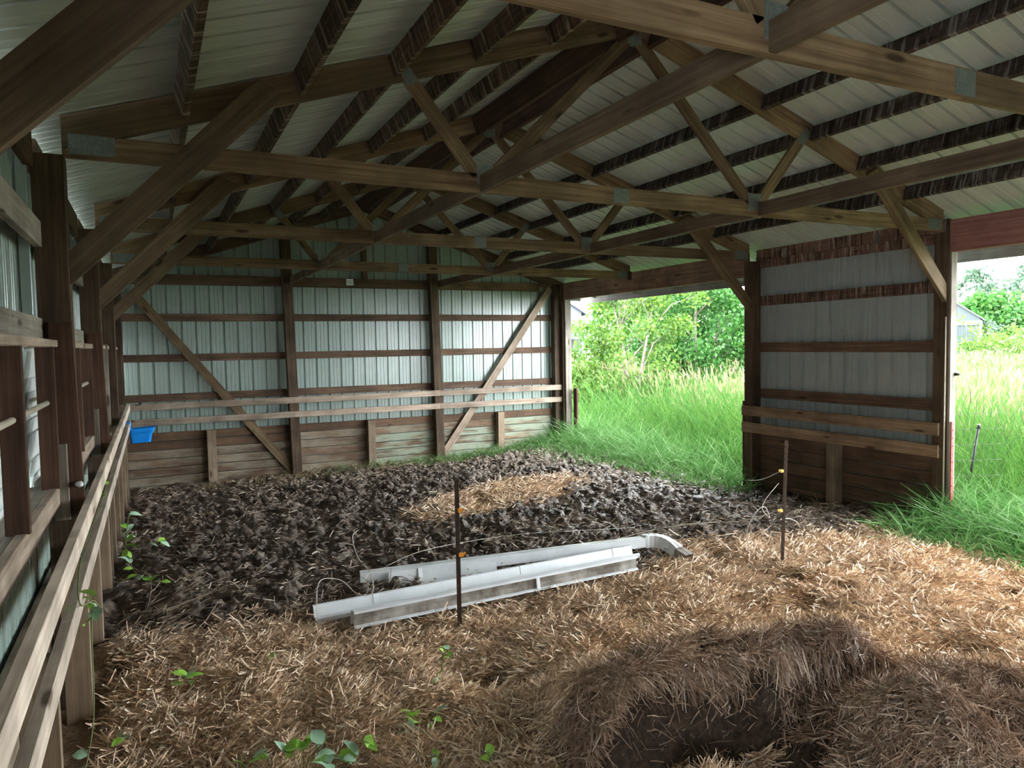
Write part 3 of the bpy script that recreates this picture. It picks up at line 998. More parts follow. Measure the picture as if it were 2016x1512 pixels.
# jambs and sheeting edges
slab('jamb_board', XR + 0.012, XR + 0.105, -0.100, -0.074, -0.3, 2.735, 'greywood', wr, 'z')
slab('jamb_board', XR + 0.03, XR + 0.16, 7.33, 7.36, -0.3, 2.735, 'greywood', wr, 'z')
slab('jamb_board', XR + 0.005, XR + 0.15, 2.662, 2.70, -0.3, 1.10, 'jamb', wr, 'z')
slab('jamb_board', XR + 0.17, XR + 0.21, 7.18, 7.30, -0.3, 1.05, 'jamb', wr, 'z')
tube('conduit', [(XR - 0.012, -0.062, 0.0), (XR - 0.012, -0.062, 2.1)], 0.008, 'rod', wr, 8)
# eaves: fascia and lookouts beyond the wall
slab('fascia_board', 8.00, 8.04, YF, 7.95, 2.69, 2.875, 'fascia', wr, 'y')
yy = -7.0
while yy < 7.9:
    beam('lookout', (XR + 0.1, yy, ztop(XR + 0.1) - 0.115), (8.0, yy, ztop(8.0) - 0.10), 0.04, 0.10, 'fascia', wr)
    yy += 1.30
slab('rafter_end', 7.5, 8.0, 7.86, 7.90, 2.75, 2.95, 'fascia', wr, 'x')

# ------------------------------------------------------------------ wall behind the camera
wf = empty('wall_front', (XM, YF, 0), 'dark plank end wall behind the viewer', 'wall', kind='structure')
slab('plank', -0.36, 7.5, YF - 0.06, YF - 0.02, -0.25, 3.06, 'jamb', wf, 'x')
prism('gable_boarding', [(-0.36, 2.9), (7.55, 2.9), (7.55, 3.05), (XM, 4.38), (-0.36, 3.05)], YF - 0.06, YF - 0.02, 0, 'jamb', wf)

# ------------------------------------------------------------------ gutters and downspout on the floor
def gutter(label, a, b, parts, brackets=()):
    """aluminium gutter lying on the floor. parts: name, profile (offset away from the viewer, height), material"""
    a, b = Vector(a), Vector(b)
    g = empty('rain_gutter', (a + b) / 2, label, 'gutter', 'old gutters on the floor')
    ln = (b - a).length
    mw = frame(a, b - a, (0, 0, 1))
    t = 0.003
    for nm, pr, mt in parts:
        vs, fs = [], []
        n = len(pr)
        for i, (py, pz) in enumerate(pr):
            q0, q1 = pr[max(i - 1, 0)], pr[min(i + 1, n - 1)]
            dy, dz = q1[0] - q0[0], q1[1] - q0[1]
            l = math.hypot(dy, dz)
            oy, oz = -dz / l * t, dy / l * t
            vs += [(0, py, pz), (ln, py, pz), (0, py + oy, pz + oz), (ln, py + oy, pz + oz)]
        for i in range(n - 1):
            c0, c1 = i * 4, (i + 1) * 4
            fs += [(c0, c0 + 1, c1 + 1, c1), (c0 + 2, c1 + 2, c1 + 3, c0 + 3), (c0, c1, c1 + 2, c0 + 2), (c0 + 1, c0 + 3, c1 + 3, c1 + 1)]
        fs += [(0, 2, 3, 1), ((n - 1) * 4, (n - 1) * 4 + 1, (n - 1) * 4 + 3, (n - 1) * 4 + 2)]
        me = mesh(nm, vs, fs)
        fix(me)
        link(nm, me, M[mt], g, mw)
    for f, p, q in brackets:
        beam('bracket', mw @ Vector((ln * f, *p)), mw @ Vector((ln * f, *q)), 0.032, 0.008, 'gutter', g, up=(0, -1, 0.6))
    return g


gutter('stained gutter lying on its side, nearest of the pieces on the floor', (1.40, 0.22, 0.012), (3.80, 0.31, 0.015),
       [('stained_face', [(-0.004, 0.012), (0.004, 0.05), (0.0, 0.098)], 'gutterdirty'),
        ('front_lip', [(0.0, 0.094), (-0.018, 0.097), (-0.018, 0.108), (0.004, 0.113)], 'gutter'),
        ('foot_lip', [(-0.004, 0.014), (-0.026, 0.008), (-0.030, 0.0)], 'gutter'),
        ('trough', [(0.004, 0.113), (0.05, 0.10), (0.07, 0.05), (0.07, 0.0)], 'gutter')],
       [(0.60, (-0.008, 0.10), (-0.022, 0.012))])
gutter('long white gutter with open trough behind the stained one', (1.19, 0.43, 0.03), (3.95, 0.52, 0.045),
       [('back_wall', [(0.045, 0.005), (0.068, 0.078)], 'gutter'), ('trough', [(-0.045, 0.0), (0.045, 0.004)], 'gutter'),
        ('front_lip', [(-0.045, 0.0), (-0.06, 0.03), (-0.045, 0.04)], 'gutter'), ('top_edge', [(0.068, 0.076), (0.083, 0.079), (0.083, 0.068)], 'gutter')],
       [(0.16, (0.045, 0.02), (0.066, 0.084)), (0.60, (0.045, 0.02), (0.066, 0.084)), (0.93, (0.045, 0.02), (0.066, 0.084))])
gutter('short white gutter piece tucked under the downspout', (1.86, 0.90, 0.01), (2.75, 0.78, 0.02),
       [('back_wall', [(0.04, 0.0), (0.06, 0.10)], 'gutter'), ('trough', [(-0.03, 0.0), (0.04, 0.0)], 'gutter')],
       [(0.28, (0.035, 0.03), (0.055, 0.105))])

ds = empty('downspout', (2.9, 0.8, 0.05), 'white rectangular downspout with a ribbed elbow on the floor', 'downspout')


def recttube(name, pts, w, h, m, parent, ribs=False):
    pts = [Vector(p) for p in pts]
    org = pts[0].copy()
    vs, fs = [], []
    for i, p in enumerate(pts):
        d = (pts[min(i + 1, len(pts) - 1)] - pts[max(i - 1, 0)]).normalized()
        a = Vector((0, 0, 1)).cross(d)
        if a.length < 1e-4:
            a = Vector((0, 1, 0))
        a.normalize()
        u = d.cross(a).normalized()
        s = 1 + (0.07 if ribs and i % 2 else 0)
        for (q, r) in ((-1, -1), (-0.15, -1), (0, -0.9), (0.15, -1), (1, -1), (1, 1), (0.15, 1), (0, 0.9), (-0.15, 1), (-1, 1)):
            vs.append(p - org + a * q * w / 2 * s + u * r * h / 2 * s)
    k = 10
    for i in range(len(pts) - 1):
        for j in range(k):
            fs.append((i * k + j, i * k + (j + 1) % k, (i + 1) * k + (j + 1) % k, (i + 1) * k + j))
    fs.append(tuple(reversed(range(k))))
    me = mesh(name, vs, fs)
    fix(me)
    return link(name, me, M[m], parent, Matrix.Translation(org))


recttube('spout_pipe', [(1.665, 1.06, 0.075), (4.12, 0.63, 0.125)], 0.075, 0.085, 'gutter', ds)
arc = []
for k in range(15):
    t = k / 14
    arc.append((4.12 + 0.20 * math.sin(t * 1.5), 0.63 - 0.04 * t - 0.18 * t * t, 0.125 + 0.012 * math.sin(t * 3.1) - 0.07 * t * t))
recttube('elbow', arc, 0.078, 0.104, 'gutter', ds, True)
recttube('spout_mouth', [arc[-1], (arc[-1][0] + 0.015, arc[-1][1] - 0.07, 0.035), (arc[-1][0] + 0.02, arc[-1][1] - 0.12, 0.02)], 0.10, 0.09, 'gutterdirty', ds)

# ------------------------------------------------------------------ fence posts with insulators and wire
def fence_post(x, y, z0, z1, label, clips, mclip, lean=(0, 0)):
    t = empty('fence_post', (x, y, z0), label, 'fence post', 'steel fence posts standing in the barn')
    a, b = Vector((x, y, z0 - 0.15)), Vector((x + lean[0], y + lean[1], z1))
    beam('post_flange', a, b, 0.005, 0.030, 'tsteel', t, up=(0.9, -0.45, 0), bev=0.001)
    beam('post_stem', a + Vector((0.005, 0.010, 0)), b + Vector((0.005, 0.010, 0)), 0.004, 0.022, 'tsteel', t, up=(0.45, 0.9, 0), bev=0.001)
    n = int((z1 - z0) / 0.055)
    for k in range(n):
        f = (k + 1) / (n + 1)
        p = a.lerp(b, 0.15 + 0.85 * f)
        beam('stud', p + Vector((-0.008, -0.006, 0)), p + Vector((0.006, -0.012, 0)), 0.006, 0.014, 'tsteel', t, bev=0.001)
    beam('anchor_plate', Vector((x - 0.045, y, z0 + 0.01)), Vector((x + 0.015, y - 0.01, z0 + 0.012)), 0.05, 0.006, 'tsteel', t, bev=0.001)
    for (zz, dx) in clips:
        p = Vector((x + dx, y - 0.012, zz))
        ins_ = beam('insulator', p + Vector((-0.014, 0, 0)), p + Vector((0.014, -0.004, 0)), 0.03, 0.026, mclip, t, bev=0.005)
        beam('clip_hook', p + Vector((0.02 if dx > 0 else -0.032, -0.005, 0.006)), p + Vector((0.032 if dx > 0 else -0.02, -0.008, 0.006)), 0.012, 0.016, mclip, ins_, bev=0.003)
    return t


fence_post(2.04, -0.10, 0.02, 1.00, 'dark steel fence post standing in front of the gutters', ((0.80, 0.012), (0.50, 0.015)), 'orange', (0.0, 0.0))
fence_post(4.885, -0.23, 0.0, 1.07, 'rusty steel fence post with yellow insulators in front of the right wall panel', ((0.82, -0.02), (0.49, -0.03)), 'yellow', (0.03, -0.02))


def wire(label, pts, r=0.0035, m='wire', n=7):
    o_ = tube('fence_wire', catmull(pts, n), r, m, None, 6)
    return tag(o_, label, 'wire')


wire('pale fence wire from the upper yellow insulator to the far post', [(4.85, -0.25, 0.82), (5.45, 0.46, 0.60), (6.06, 1.17, 0.40), (6.67, 1.87, 0.22), (7.27, 2.57, 0.05)])
wire('loose pale fence wire sagging from the lower yellow insulator to the downspout', [(4.85, -0.25, 0.50), (4.74, -0.15, 0.44), (4.66, 0.05, 0.36), (4.62, 0.2, 0.33), (4.35, 0.35, 0.31), (4.1, 0.55, 0.24), (3.85, 0.68, 0.17), (3.62, 0.73, 0.165)])
wire('slack wire loop hanging beside the post with yellow insulators', [(4.84, -0.24, 0.72), (4.72, -0.22, 0.60), (4.68, -0.22, 0.52), (4.72, -0.26, 0.45), (4.62, -0.3, 0.56), (4.52, -0.3, 0.52), (4.46, -0.28, 0.40), (4.50, -0.24, 0.26), (4.56, -0.2, 0.18)], 0.003)
wire('curl of pale wire behind the post with yellow insulators', [(4.90, -0.20, 0.40), (5.05, -0.15, 0.38), (5.18, -0.12, 0.33), (5.22, -0.12, 0.28)], 0.003)
wire('thin loop of wire around the left ends of the gutters', [(1.20, 0.42, 0.02), (1.21, 0.46, 0.22), (1.27, 0.55, 0.27), (1.40, 0.55, 0.24), (1.48, 0.42, 0.17), (1.58, 0.40, 0.16), (1.63, 0.60, 0.24), (1.60, 0.85, 0.30), (1.60, 1.0, 0.42), (1.66, 1.05, 0.46)], 0.003)
wire('wire running over the mud behind the downspout', [(1.7, 0.9, 0.13), (2.1, 1.05, 0.20), (2.6, 1.3, 0.16), (3.3, 1.35, 0.14), (4.0, 1.2, 0.12), (4.4, 1.15, 0.10)], 0.0018)

# ------------------------------------------------------------------ blue feed tub on the left rail
tub = empty('feed_tub', (0.09, 6.93, 0.70), 'bright blue plastic feed tub hung in the back left corner', 'tub')


def loft(name, rings, m, parent, close_top=False):
    vs, fs = [], []
    n = len(rings[0])
    for r in rings:
        vs += r
    for i in range(len(rings) - 1):
        for k in range(n):
            fs.append((i * n + k, i * n + (k + 1) % n, (i + 1) * n + (k + 1) % n, (i + 1) * n + k))
    fs.append(tuple(range(n)))
    me = mesh(name, vs, fs)
    fix(me)
    for p in me.polygons:
        p.use_smooth = False
    return link(name, me, M[m], parent, Matrix.Identity(4))


def rring(cx_, cy_, wx, wy, z, r=0.05, skew=0.0):
    pts = []
    for (sx, sy, a0) in ((1, 1, 0), (-1, 1, 90), (-1, -1, 180), (1, -1, 270)):
        for k in range(5):
            t = math.radians(a0 + k * 22.5)
            px_ = cx_ + sx * (wx / 2 - r) + r * math.cos(t)
            pts.append((px_, cy_ + sy * (wy / 2 - r) + r * math.sin(t), z + skew * (px_ - cx_)))
    return pts


loft('tub_body', [rring(0.075, 6.92, 0.25, 0.17, 0.615, 0.035, 0.05), rring(0.080, 6.92, 0.29, 0.22, 0.745, 0.04, 0.05), rring(0.085, 6.92, 0.315, 0.235, 0.76, 0.045, 0.05), rring(0.092, 6.92, 0.345, 0.26, 0.818, 0.05, 0.05),
                   rring(0.092, 6.92, 0.325, 0.24, 0.816, 0.045, 0.05), rring(0.085, 6.92, 0.295, 0.215, 0.76, 0.04, 0.05), rring(0.075, 6.92, 0.235, 0.155, 0.63, 0.03, 0.05)], 'blue', tub)
for yb in (6.84, 7.0):
    slab('hook', -0.105, -0.048, yb - 0.012, yb + 0.012, 0.80, 0.905, 'blue', tub, 'z', bev=0.003)
slab('tub_rim', 0.255, 0.272, 6.80, 7.04, 0.815, 0.835, 'blue', tub, 'y', bev=0.004)

# ------------------------------------------------------------------ posts outside the near opening
tp = empty('red_steel_post', (7.325, -0.12, 0), 'red steel post leaning on the jamb of the near opening', 'post')
beam('post_flange', (7.325, -0.125, -0.15), (7.325, -0.125, 1.06), 0.006, 0.040, 'redpaint', tp, up=(1, 0, 0))
beam('post_stem', (7.325, -0.112, -0.15), (7.325, -0.112, 1.06), 0.006, 0.022, 'redpaint', tp, up=(0, 1, 0))
for k in range(12):
    beam('stud', (7.319, -0.131, 0.1 + k * 0.08), (7.331, -0.131, 0.1 + k * 0.08), 0.008, 0.012, 'redpaint', tp)
fr = empty('black_fence_rod', (8.2, 0.25, 0), 'thin black fence rod leaning in the grass outside the near opening', 'fence rod')
tube('rod', [(8.16, 0.27, -0.1), (8.06, 0.06, 0.93)], 0.013, 'black', fr, 8)
tube('rod_cap', [(8.061, 0.062, 0.92), (8.055, 0.05, 0.97)], 0.017, 'black', fr, 8)
wm = empty('wire_fence', (7.8, -0.1, 0), 'curled end of a thin wire mesh fence outside the near opening', 'fence')
for k in range(9):
    x0 = 7.52 + k * 0.045
    tube('wire_strand', catmull([(x0, 0.12 - k * 0.03, 0.1), (x0 + 0.02, 0.05 - k * 0.04, 0.6), (x0 + 0.03, -0.05 - k * 0.05, 1.05 + 0.02 * (k % 3)), (x0 - 0.03, -0.15 - 0.03 * k, 1.32 + 0.05 * (k % 2))], 4), 0.002, 'darkwire', wm, 5)
for k in range(6):
    tube('wire_strand', catmull([(7.50, 0.10, 0.3 + k * 0.16), (7.70, -0.05, 0.31 + k * 0.16), (7.95, -0.25, 0.33 + k * 0.16)], 4), 0.002, 'darkwire', wm, 5)
it = empty('jamb_insulator', (7.385, -0.10, 1.53), 'small black insulator with a wire on the near opening jamb', 'insulator')
tube('knob', [(7.385, -0.099, 1.53), (7.40, -0.14, 1.53)], [0.018, 0.012], 'black', it, 8)
tube('tail_wire', catmull([(7.40, -0.14, 1.53), (7.47, -0.16, 1.47), (7.52, -0.17, 1.36), (7.54, -0.17, 1.24)], 5), 0.0025, 'black', it, 5)

# ------------------------------------------------------------------ seedlings and vines
def leaf_mesh(name, wid, cup):
    vs, fs = [], []
    st = [(0, 0.0), (0.12, 0.55), (0.30, 0.95), (0.5, 1.0), (0.72, 0.68), (0.9, 0.28), (1.0, 0.0)]
    for u, w in st:
        zc = cup * math.sin(u * 2.6)
        vs += [(u, -w * wid / 2, zc + 0.10 * w * wid), (u, 0, zc), (u, w * wid / 2, zc + 0.10 * w * wid)]
    for i in range(len(st) - 1):
        fs += [(3 * i, 3 * i + 3, 3 * i + 4, 3 * i + 1), (3 * i + 1, 3 * i + 4, 3 * i + 5, 3 * i + 2)]
    me = mesh(name, vs, fs)
    for p in me.polygons:
        p.use_smooth = True
    return me


LEAF = [leaf_mesh('leaf_a', 0.75, 0.12), leaf_mesh('leaf_b', 0.5, 0.15)]
LEAFP = [leaf_mesh('leaf_pale_a', 0.75, 0.12), leaf_mesh('leaf_pale_b', 0.5, 0.15)]
for me in LEAF:
    me.materials.append(M['weed'])
for me in LEAFP:
    me.materials.append(M['weedpale'])


def put_leaf(parent, p, yaw, pitch, size, pale, roll=0.0):
    me = random.choice(LEAFP if pale else LEAF)
    o_ = bpy.data.objects.new('leaf', me)
    COL.objects.link(o_)
    mw = Matrix.Translation(Vector(p)) @ Euler((roll, -pitch, yaw)).to_matrix().to_4x4() @ Matrix.Scale(size, 4)
    o_.parent = parent
    o_.matrix_parent_inverse = PARENT_MW[parent.name].inverted()
    o_.matrix_basis = mw
    return o_


def seedling(x, y, n, size, h, label, pale=0.35, spread=0.05):
    size *= 1.15
    h *= 1.2
    z = float(bed_h(np.array([x]), np.array([y]))[0])
    t = empty('seedling', (x, y, z), label, 'plant', 'green weeds sprouting through the straw')
    tips = []
    for k in range(max(1, n // 3)):
        a = random.uniform(0, 6.28)
        tip = (x + spread * math.cos(a), y + spread * math.sin(a), z + h * random.uniform(0.7, 1.1))
        tube('stem', catmull([(x, y, z - 0.01), (x + 0.3 * spread * math.cos(a), y + 0.3 * spread * math.sin(a), z + h * 0.6), tip], 3), 0.0022, 'stem', t, 5)
        tips.append(tip)
    for k in range(n):
        tp_ = Vector(tips[k % len(tips)])
        f = 1 - 0.45 * (k // len(tips)) / max(1, n // len(tips))
        p = Vector((x, y, z)).lerp(tp_, f)
        put_leaf(t, p, random.uniform(0, 6.28), random.uniform(-0.3, 0.7), size * random.uniform(0.7, 1.2), random.random() < pale, random.uniform(-0.5, 0.5))
    return t


seedling(1.70, -0.64, 9, 0.045, 0.16, 'lime green sprout below the fence post by the gutters', 0.1)
seedling(1.64, -0.86, 3, 0.05, 0.06, 'tiny sprout just in front of the lime green one', 0.3)
seedling(1.41, -1.16, 6, 0.075, 0.14, 'bright green seedling right of the paler pair, at bottom centre', 0.15, 0.07)
seedling(1.30, -1.20, 5, 0.08, 0.09, 'seedling with pale undersides beside the bright green one at bottom centre', 0.6)
seedling(1.10, -1.36, 5, 0.07, 0.10, 'narrow-leaved pale seedling between the bottom centre clumps', 0.6)
seedling(0.93, -1.42, 8, 0.085, 0.10, 'broad-leaved pale clump at the bottom edge left of centre', 0.7, 0.08)
seedling(0.78, -1.34, 9, 0.085, 0.12, 'largest green clump of broad leaves along the bottom edge', 0.35, 0.09)
seedling(0.54, -1.16, 6, 0.08, 0.09, 'green and pale clump at the bottom edge, second from the left rail', 0.4, 0.07)
seedling(0.29, -0.22, 4, 0.075, 0.07, 'seedling in the straw beside the left rail posts', 0.2, 0.09)
seedling(0.40, -0.15, 3, 0.05, 0.05, 'thin sprout right of the seedling beside the left rail posts', 0.1)
seedling(0.10, -0.66, 3, 0.06, 0.05, 'lone folded seedling between the left rail and the bottom clumps', 0.4)
seedling(0.76, -0.18, 3, 0.05, 0.05, 'small pale sprout standing alone in the straw left of the gutters', 0.2)
seedling(1.36, -1.55, 3, 0.06, 0.06, 'narrow folded seedling near the bottom edge right of centre', 0.4)
seedling(1.50, -1.72, 4, 0.06, 0.05, 'rightmost seedling on the bottom edge', 0.5)


def vine(label, pts, leaves, size, pale=0.4):
    v = empty('vine', pts[0], label, 'vine', 'vines climbing on the left rails')
    c = catmull(pts, 6)
    tube('stem', c, 0.003, 'stem', v, 5)
    for f in leaves:
        p = c[int(f * (len(c) - 1))]
        put_leaf(v, p, random.uniform(0, 6.28), random.uniform(-0.9, 0.4), size * random.uniform(0.7, 1.2), random.random() < pale, random.uniform(-0.6, 0.6))
    return v


vine('pale leafy sprig low on the far left stub posts', [(-0.05, 2.9, 0.02), (-0.02, 2.75, 0.18), (0.0, 2.6, 0.34), (0.02, 2.55, 0.48)], [0.2, 0.3, 0.45, 0.55, 0.65, 0.8, 0.9, 1.0], 0.10, 0.6)
vine('leafy vine on the mud at the foot of the middle left stub posts', [(-0.06, 2.7, 0.45), (-0.02, 2.5, 0.30), (0.02, 2.2, 0.16), (0.08, 1.95, 0.10), (0.16, 1.8, 0.08), (0.25, 1.8, 0.06)], [0.1, 0.18, 0.25, 0.32, 0.4, 0.46, 0.52, 0.6, 0.66, 0.72, 0.8, 0.85, 0.9, 1.0], 0.10, 0.45)
vine('short trailing vine with four leaves beside the far left stub posts', [(-0.05, 3.2, 0.05), (0.1, 3.0, 0.10), (0.22, 2.95, 0.10), (0.30, 3.0, 0.12)], [0.5, 0.65, 0.8, 1.0], 0.11, 0.4)
vine('vine creeping along the two left rails', [(-0.03, -0.3, 0.55), (-0.02, -0.9, 0.80), (-0.04, -1.3, 0.92), (-0.06, -0.9, 1.0), (-0.06, 0.1, 0.99), (-0.05, 0.9, 1.02), (-0.06, 1.4, 1.05)], [0.05, 0.2, 0.36, 0.4, 0.52, 0.6, 0.75, 0.85], 0.07, 0.2)
vine('vine hanging by the nearest left stub posts', [(-0.08, -1.1, 0.1), (-0.04, -0.95, 0.3), (-0.05, -0.7, 0.62), (-0.04, -0.55, 0.66)], [0.0, 0.1, 0.2, 0.75, 0.85, 0.9, 0.95, 1.0], 0.075, 0.5)

# dry stalks by the left stub posts
n = 160
x = rng.uniform(-0.05, 0.5, n)
y = rng.uniform(0.2, 1.6, n)
a = rng.normal(0.4, 0.5, n)
d = np.stack([np.cos(a), np.sin(a) * 0.6, np.abs(rng.normal(0.15, 0.15, n))], 1)
d /= np.linalg.norm(d, axis=1, keepdims=True)
o = blades('dry_stalks', np.stack([x, y, ground(x, y) + 0.01], 1), d, rng.uniform(0.12, 0.4, n), rng.uniform(0.004, 0.007, n), rng.normal(0, 0.04, (n, 3)), 'strawmud')
tag(o, 'pale dry stalks lying at the foot of the left rail posts', 'straw', kind='stuff')


# ------------------------------------------------------------------ grass
def grassset(name, x, y, z, h, w, m, lean=0.25, wind=(0, 0), droop=0.35, label=None, cat='grass'):
    n = len(x)
    a = rng.uniform(0, 6.28, n)
    t = np.abs(rng.normal(0, lean, n))
    d = np.stack([np.cos(a) * np.sin(t) + wind[0], np.sin(a) * np.sin(t) + wind[1], np.cos(t)], 1)
    d /= np.linalg.norm(d, axis=1, keepdims=True)
    Ls = h * rng.uniform(0.6, 1.2, n)
    bend = np.stack([np.cos(a) * droop, np.sin(a) * droop, -0.45 * droop * np.ones(n)], 1) * (Ls * rng.uniform(0.2, 1.3, n))[:, None]
    roll = np.stack([np.cos(a), np.sin(a), np.zeros(n)], 1) + rng.normal(0, 0.3, (n, 3))
    o_ = blades(name, np.stack([x, y, z - 0.02], 1), d, Ls, w * rng.uniform(0.6, 1.4, n), bend, m, None, (0.9, 0.8, 0.12), np.cross(d, roll))
    if label:
        tag(o_, label, cat, kind='stuff')
    tip = np.stack([x, y, z], 1) + d * Ls[:, None] + bend
    return o_, tip, d


# the field: ground plane
fld, _, _ = grid_mesh('ground_field', 7.4, 140, -40, 140, 4.0, lambda a, b: 0.0 * a - 0.03, 'field')
tag(fld, 'green field outside the barn', 'field', kind='structure')


def field_density(x, y, k=9.0):
    d = np.hypot(x - 3.5, y + 1.0)
    return np.clip((k / np.maximum(d, 3)) ** 1.6, 0, 1)


def fieldpts(n):
    r = 4.0 * (45 / 4.0) ** rng.random(n)
    a = rng.uniform(-0.5, 1.45, n)
    x = 3.5 + r * np.cos(a)
    y = -1.0 + r * np.sin(a)
    k = (x > 7.75)
    return x[k], y[k]


x, y = fieldpts(106000)
dd = np.hypot(x - 0.25, y + 4.5)
hh = 0.85 * (0.75 + 0.5 * fbm(x * 0.4, y * 0.4, 3)) * sstep(7.0, 10.0, x) + 0.40
grassset('tall_grass', x, y, 0 * x, hh, 0.0042 + 0.00075 * dd, 'grass', 0.2, (-0.12, -0.08), 0.4, 'tall green meadow grass filling the field outside both openings')
x, y = fieldpts(46000)
k = (x > 9.5)
x, y = x[k], y[k]
dd = np.hypot(x - 0.25, y + 4.5)
hh = 1.05 * (0.75 + 0.5 * fbm(x * 0.4, y * 0.4, 3)) + 0.1
o, tip, d = grassset('grass_stalks', x, y, 0 * x, hh, 0.002 + 0.0003 * dd, 'grass', 0.12, (-0.15, -0.1), 0.25, 'thin flowering stalks of the meadow grass')
n = len(tip)
d2 = d + np.stack([-0.3 * np.ones(n), -0.2 * np.ones(n), -0.1 * np.ones(n)], 1) + rng.normal(0, 0.15, (n, 3))
d2 /= np.linalg.norm(d2, axis=1, keepdims=True)
o = blades('grass_seed_heads', tip - d2 * 0.05, d2, rng.uniform(0.10, 0.2, n), 0.007 + 0.0012 * dd, rng.normal(0, 0.02, (n, 3)), 'seed', None, (0.5, 1, 0.3))
tag(o, 'pale cream seed heads waving on top of the meadow grass', 'grass', kind='stuff')

# grass creeping in through the far opening
x, y = scatter(26000, 5.0, 8.0, 2.4, 7.5, lambda a, b: sstep(6.15, 7.0, a + 0.7 * (fbm(a * 2, b * 2, 3) - 0.5) + 0.16 * (b - 4.5)) * 0.5)
k = ~((x > 7.25) & (x < 7.55) & ((y > 7.3) | (y < 2.75)))
x, y = x[k], y[k]
hh = 0.10 + 0.48 * sstep(6.2, 7.9, x + 0.08 * (y - 4)) * (0.6 + 0.8 * fbm(x * 2, y * 2, 2))
grassset('doorway_grass', x, y, ground(x, y), hh, 0.013 + 0 * x, 'bluegrass', 0.38, (-0.05, 0), 0.6, 'soft blue-green grass growing in through the far opening')
x, y = scatter(9000, 2.5, 7.2, 7.0, 7.46, lambda a, b: sstep(2.0, 6.5, a) * 0.6)
grassset('wall_foot_grass', x, y, ground(x, y), 0.10 + 0.16 * rng.random(len(x)), 0.006 + 0 * x, 'bluegrass', 0.4, (0, -0.1), 0.6, 'thin grass along the foot of the back wall')
x, y = scatter(5000, 0.8, 5.0, 6.8, 7.40, lambda a, b: 0.5 * fbm(a * 3, b * 3, 2))
grassset('dry_wall_grass', x, y, ground(x, y), 0.10 + 0.12 * rng.random(len(x)), 0.005 + 0 * x, 'drygrass', 0.6, (0, -0.1), 0.6, 'dry yellow grass at the foot of the back wall')
# grass clump at the near opening
x, y = scatter(11000, 5.9, 8.2, -2.2, 0.15, lambda a, b: sstep(6.25, 6.75, a + 0.35 * (fbm(a * 3, b * 3, 2) - 0.5) - 0.10 * (b + 0.5)) * 0.75)
k = ~((x > 7.0) & (y > -0.02))
x, y = x[k], y[k]
hh = 0.16 + 0.42 * sstep(6.3, 7.4, x) * (0.6 + 0.8 * fbm(x * 2, y * 2, 2))
grassset('near_grass', x, y, ground(x, y), hh, 0.014 + 0 * x, 'bluegrass', 0.42, (-0.08, 0), 0.7, 'lush grass spilling over the straw at the near opening')
n = 60
x = rng.uniform(6.45, 6.95, n)
y = rng.uniform(-0.35, 0.0, n)
grassset('reed_grass', x, y, ground(x, y), 0.42 + 0 * x, 0.016 + 0 * x, 'bluegrass', 0.35, (-0.1, 0), 0.8, 'tall broad-bladed grass tuft in front of the right wall panel')
n = 26
x = rng.uniform(6.6, 7.2, n)
y = rng.uniform(0.9, 2.4, n)
grassset('dead_grass', x, y, ground(x, y), 0.28 + 0 * x, 0.008 + 0 * x, 'drygrass', 0.7, (0, 0), 0.8, 'few dead grass blades at the foot of the right wall panel')


# ------------------------------------------------------------------ trees
def leafset(name, centres, radii, n, size, m, parent, squash=0.8):
    """leaf shaped quads gathered in clusters"""
    k = rng.integers(0, len(centres), n)
    c = np.array(centres)[k]
    r = np.array(radii)[k]
    v = rng.normal(size=(n, 3))
    v /= np.linalg.norm(v, axis=1, keepdims=True)
    p = c + v * (r * rng.random(n) ** 0.45)[:, None] * np.array([1, 1, squash])
    d = rng.normal(size=(n, 3))
    d[:, 2] -= 0.4
    d /= np.linalg.norm(d, axis=1, keepdims=True)
    s = np.cross(d, rng.normal(size=(n, 3)))
    s /= np.linalg.norm(s, axis=1, keepdims=True)
    L_ = (size * rng.uniform(0.6, 1.3, n))[:, None]
    V = np.stack([p, p + d * L_ * 0.5 + s * L_ * 0.36, p + d * L_, p + d * L_ * 0.5 - s * L_ * 0.36], 1).reshape(-1, 3)
    F = (np.arange(n) * 4)[:, None] + np.array([[0, 1, 2, 3]])
    o_ = link(name, big_mesh(name, V, F, 4), M[m], parent)
    tag(o_, kind='stuff')
    return o_


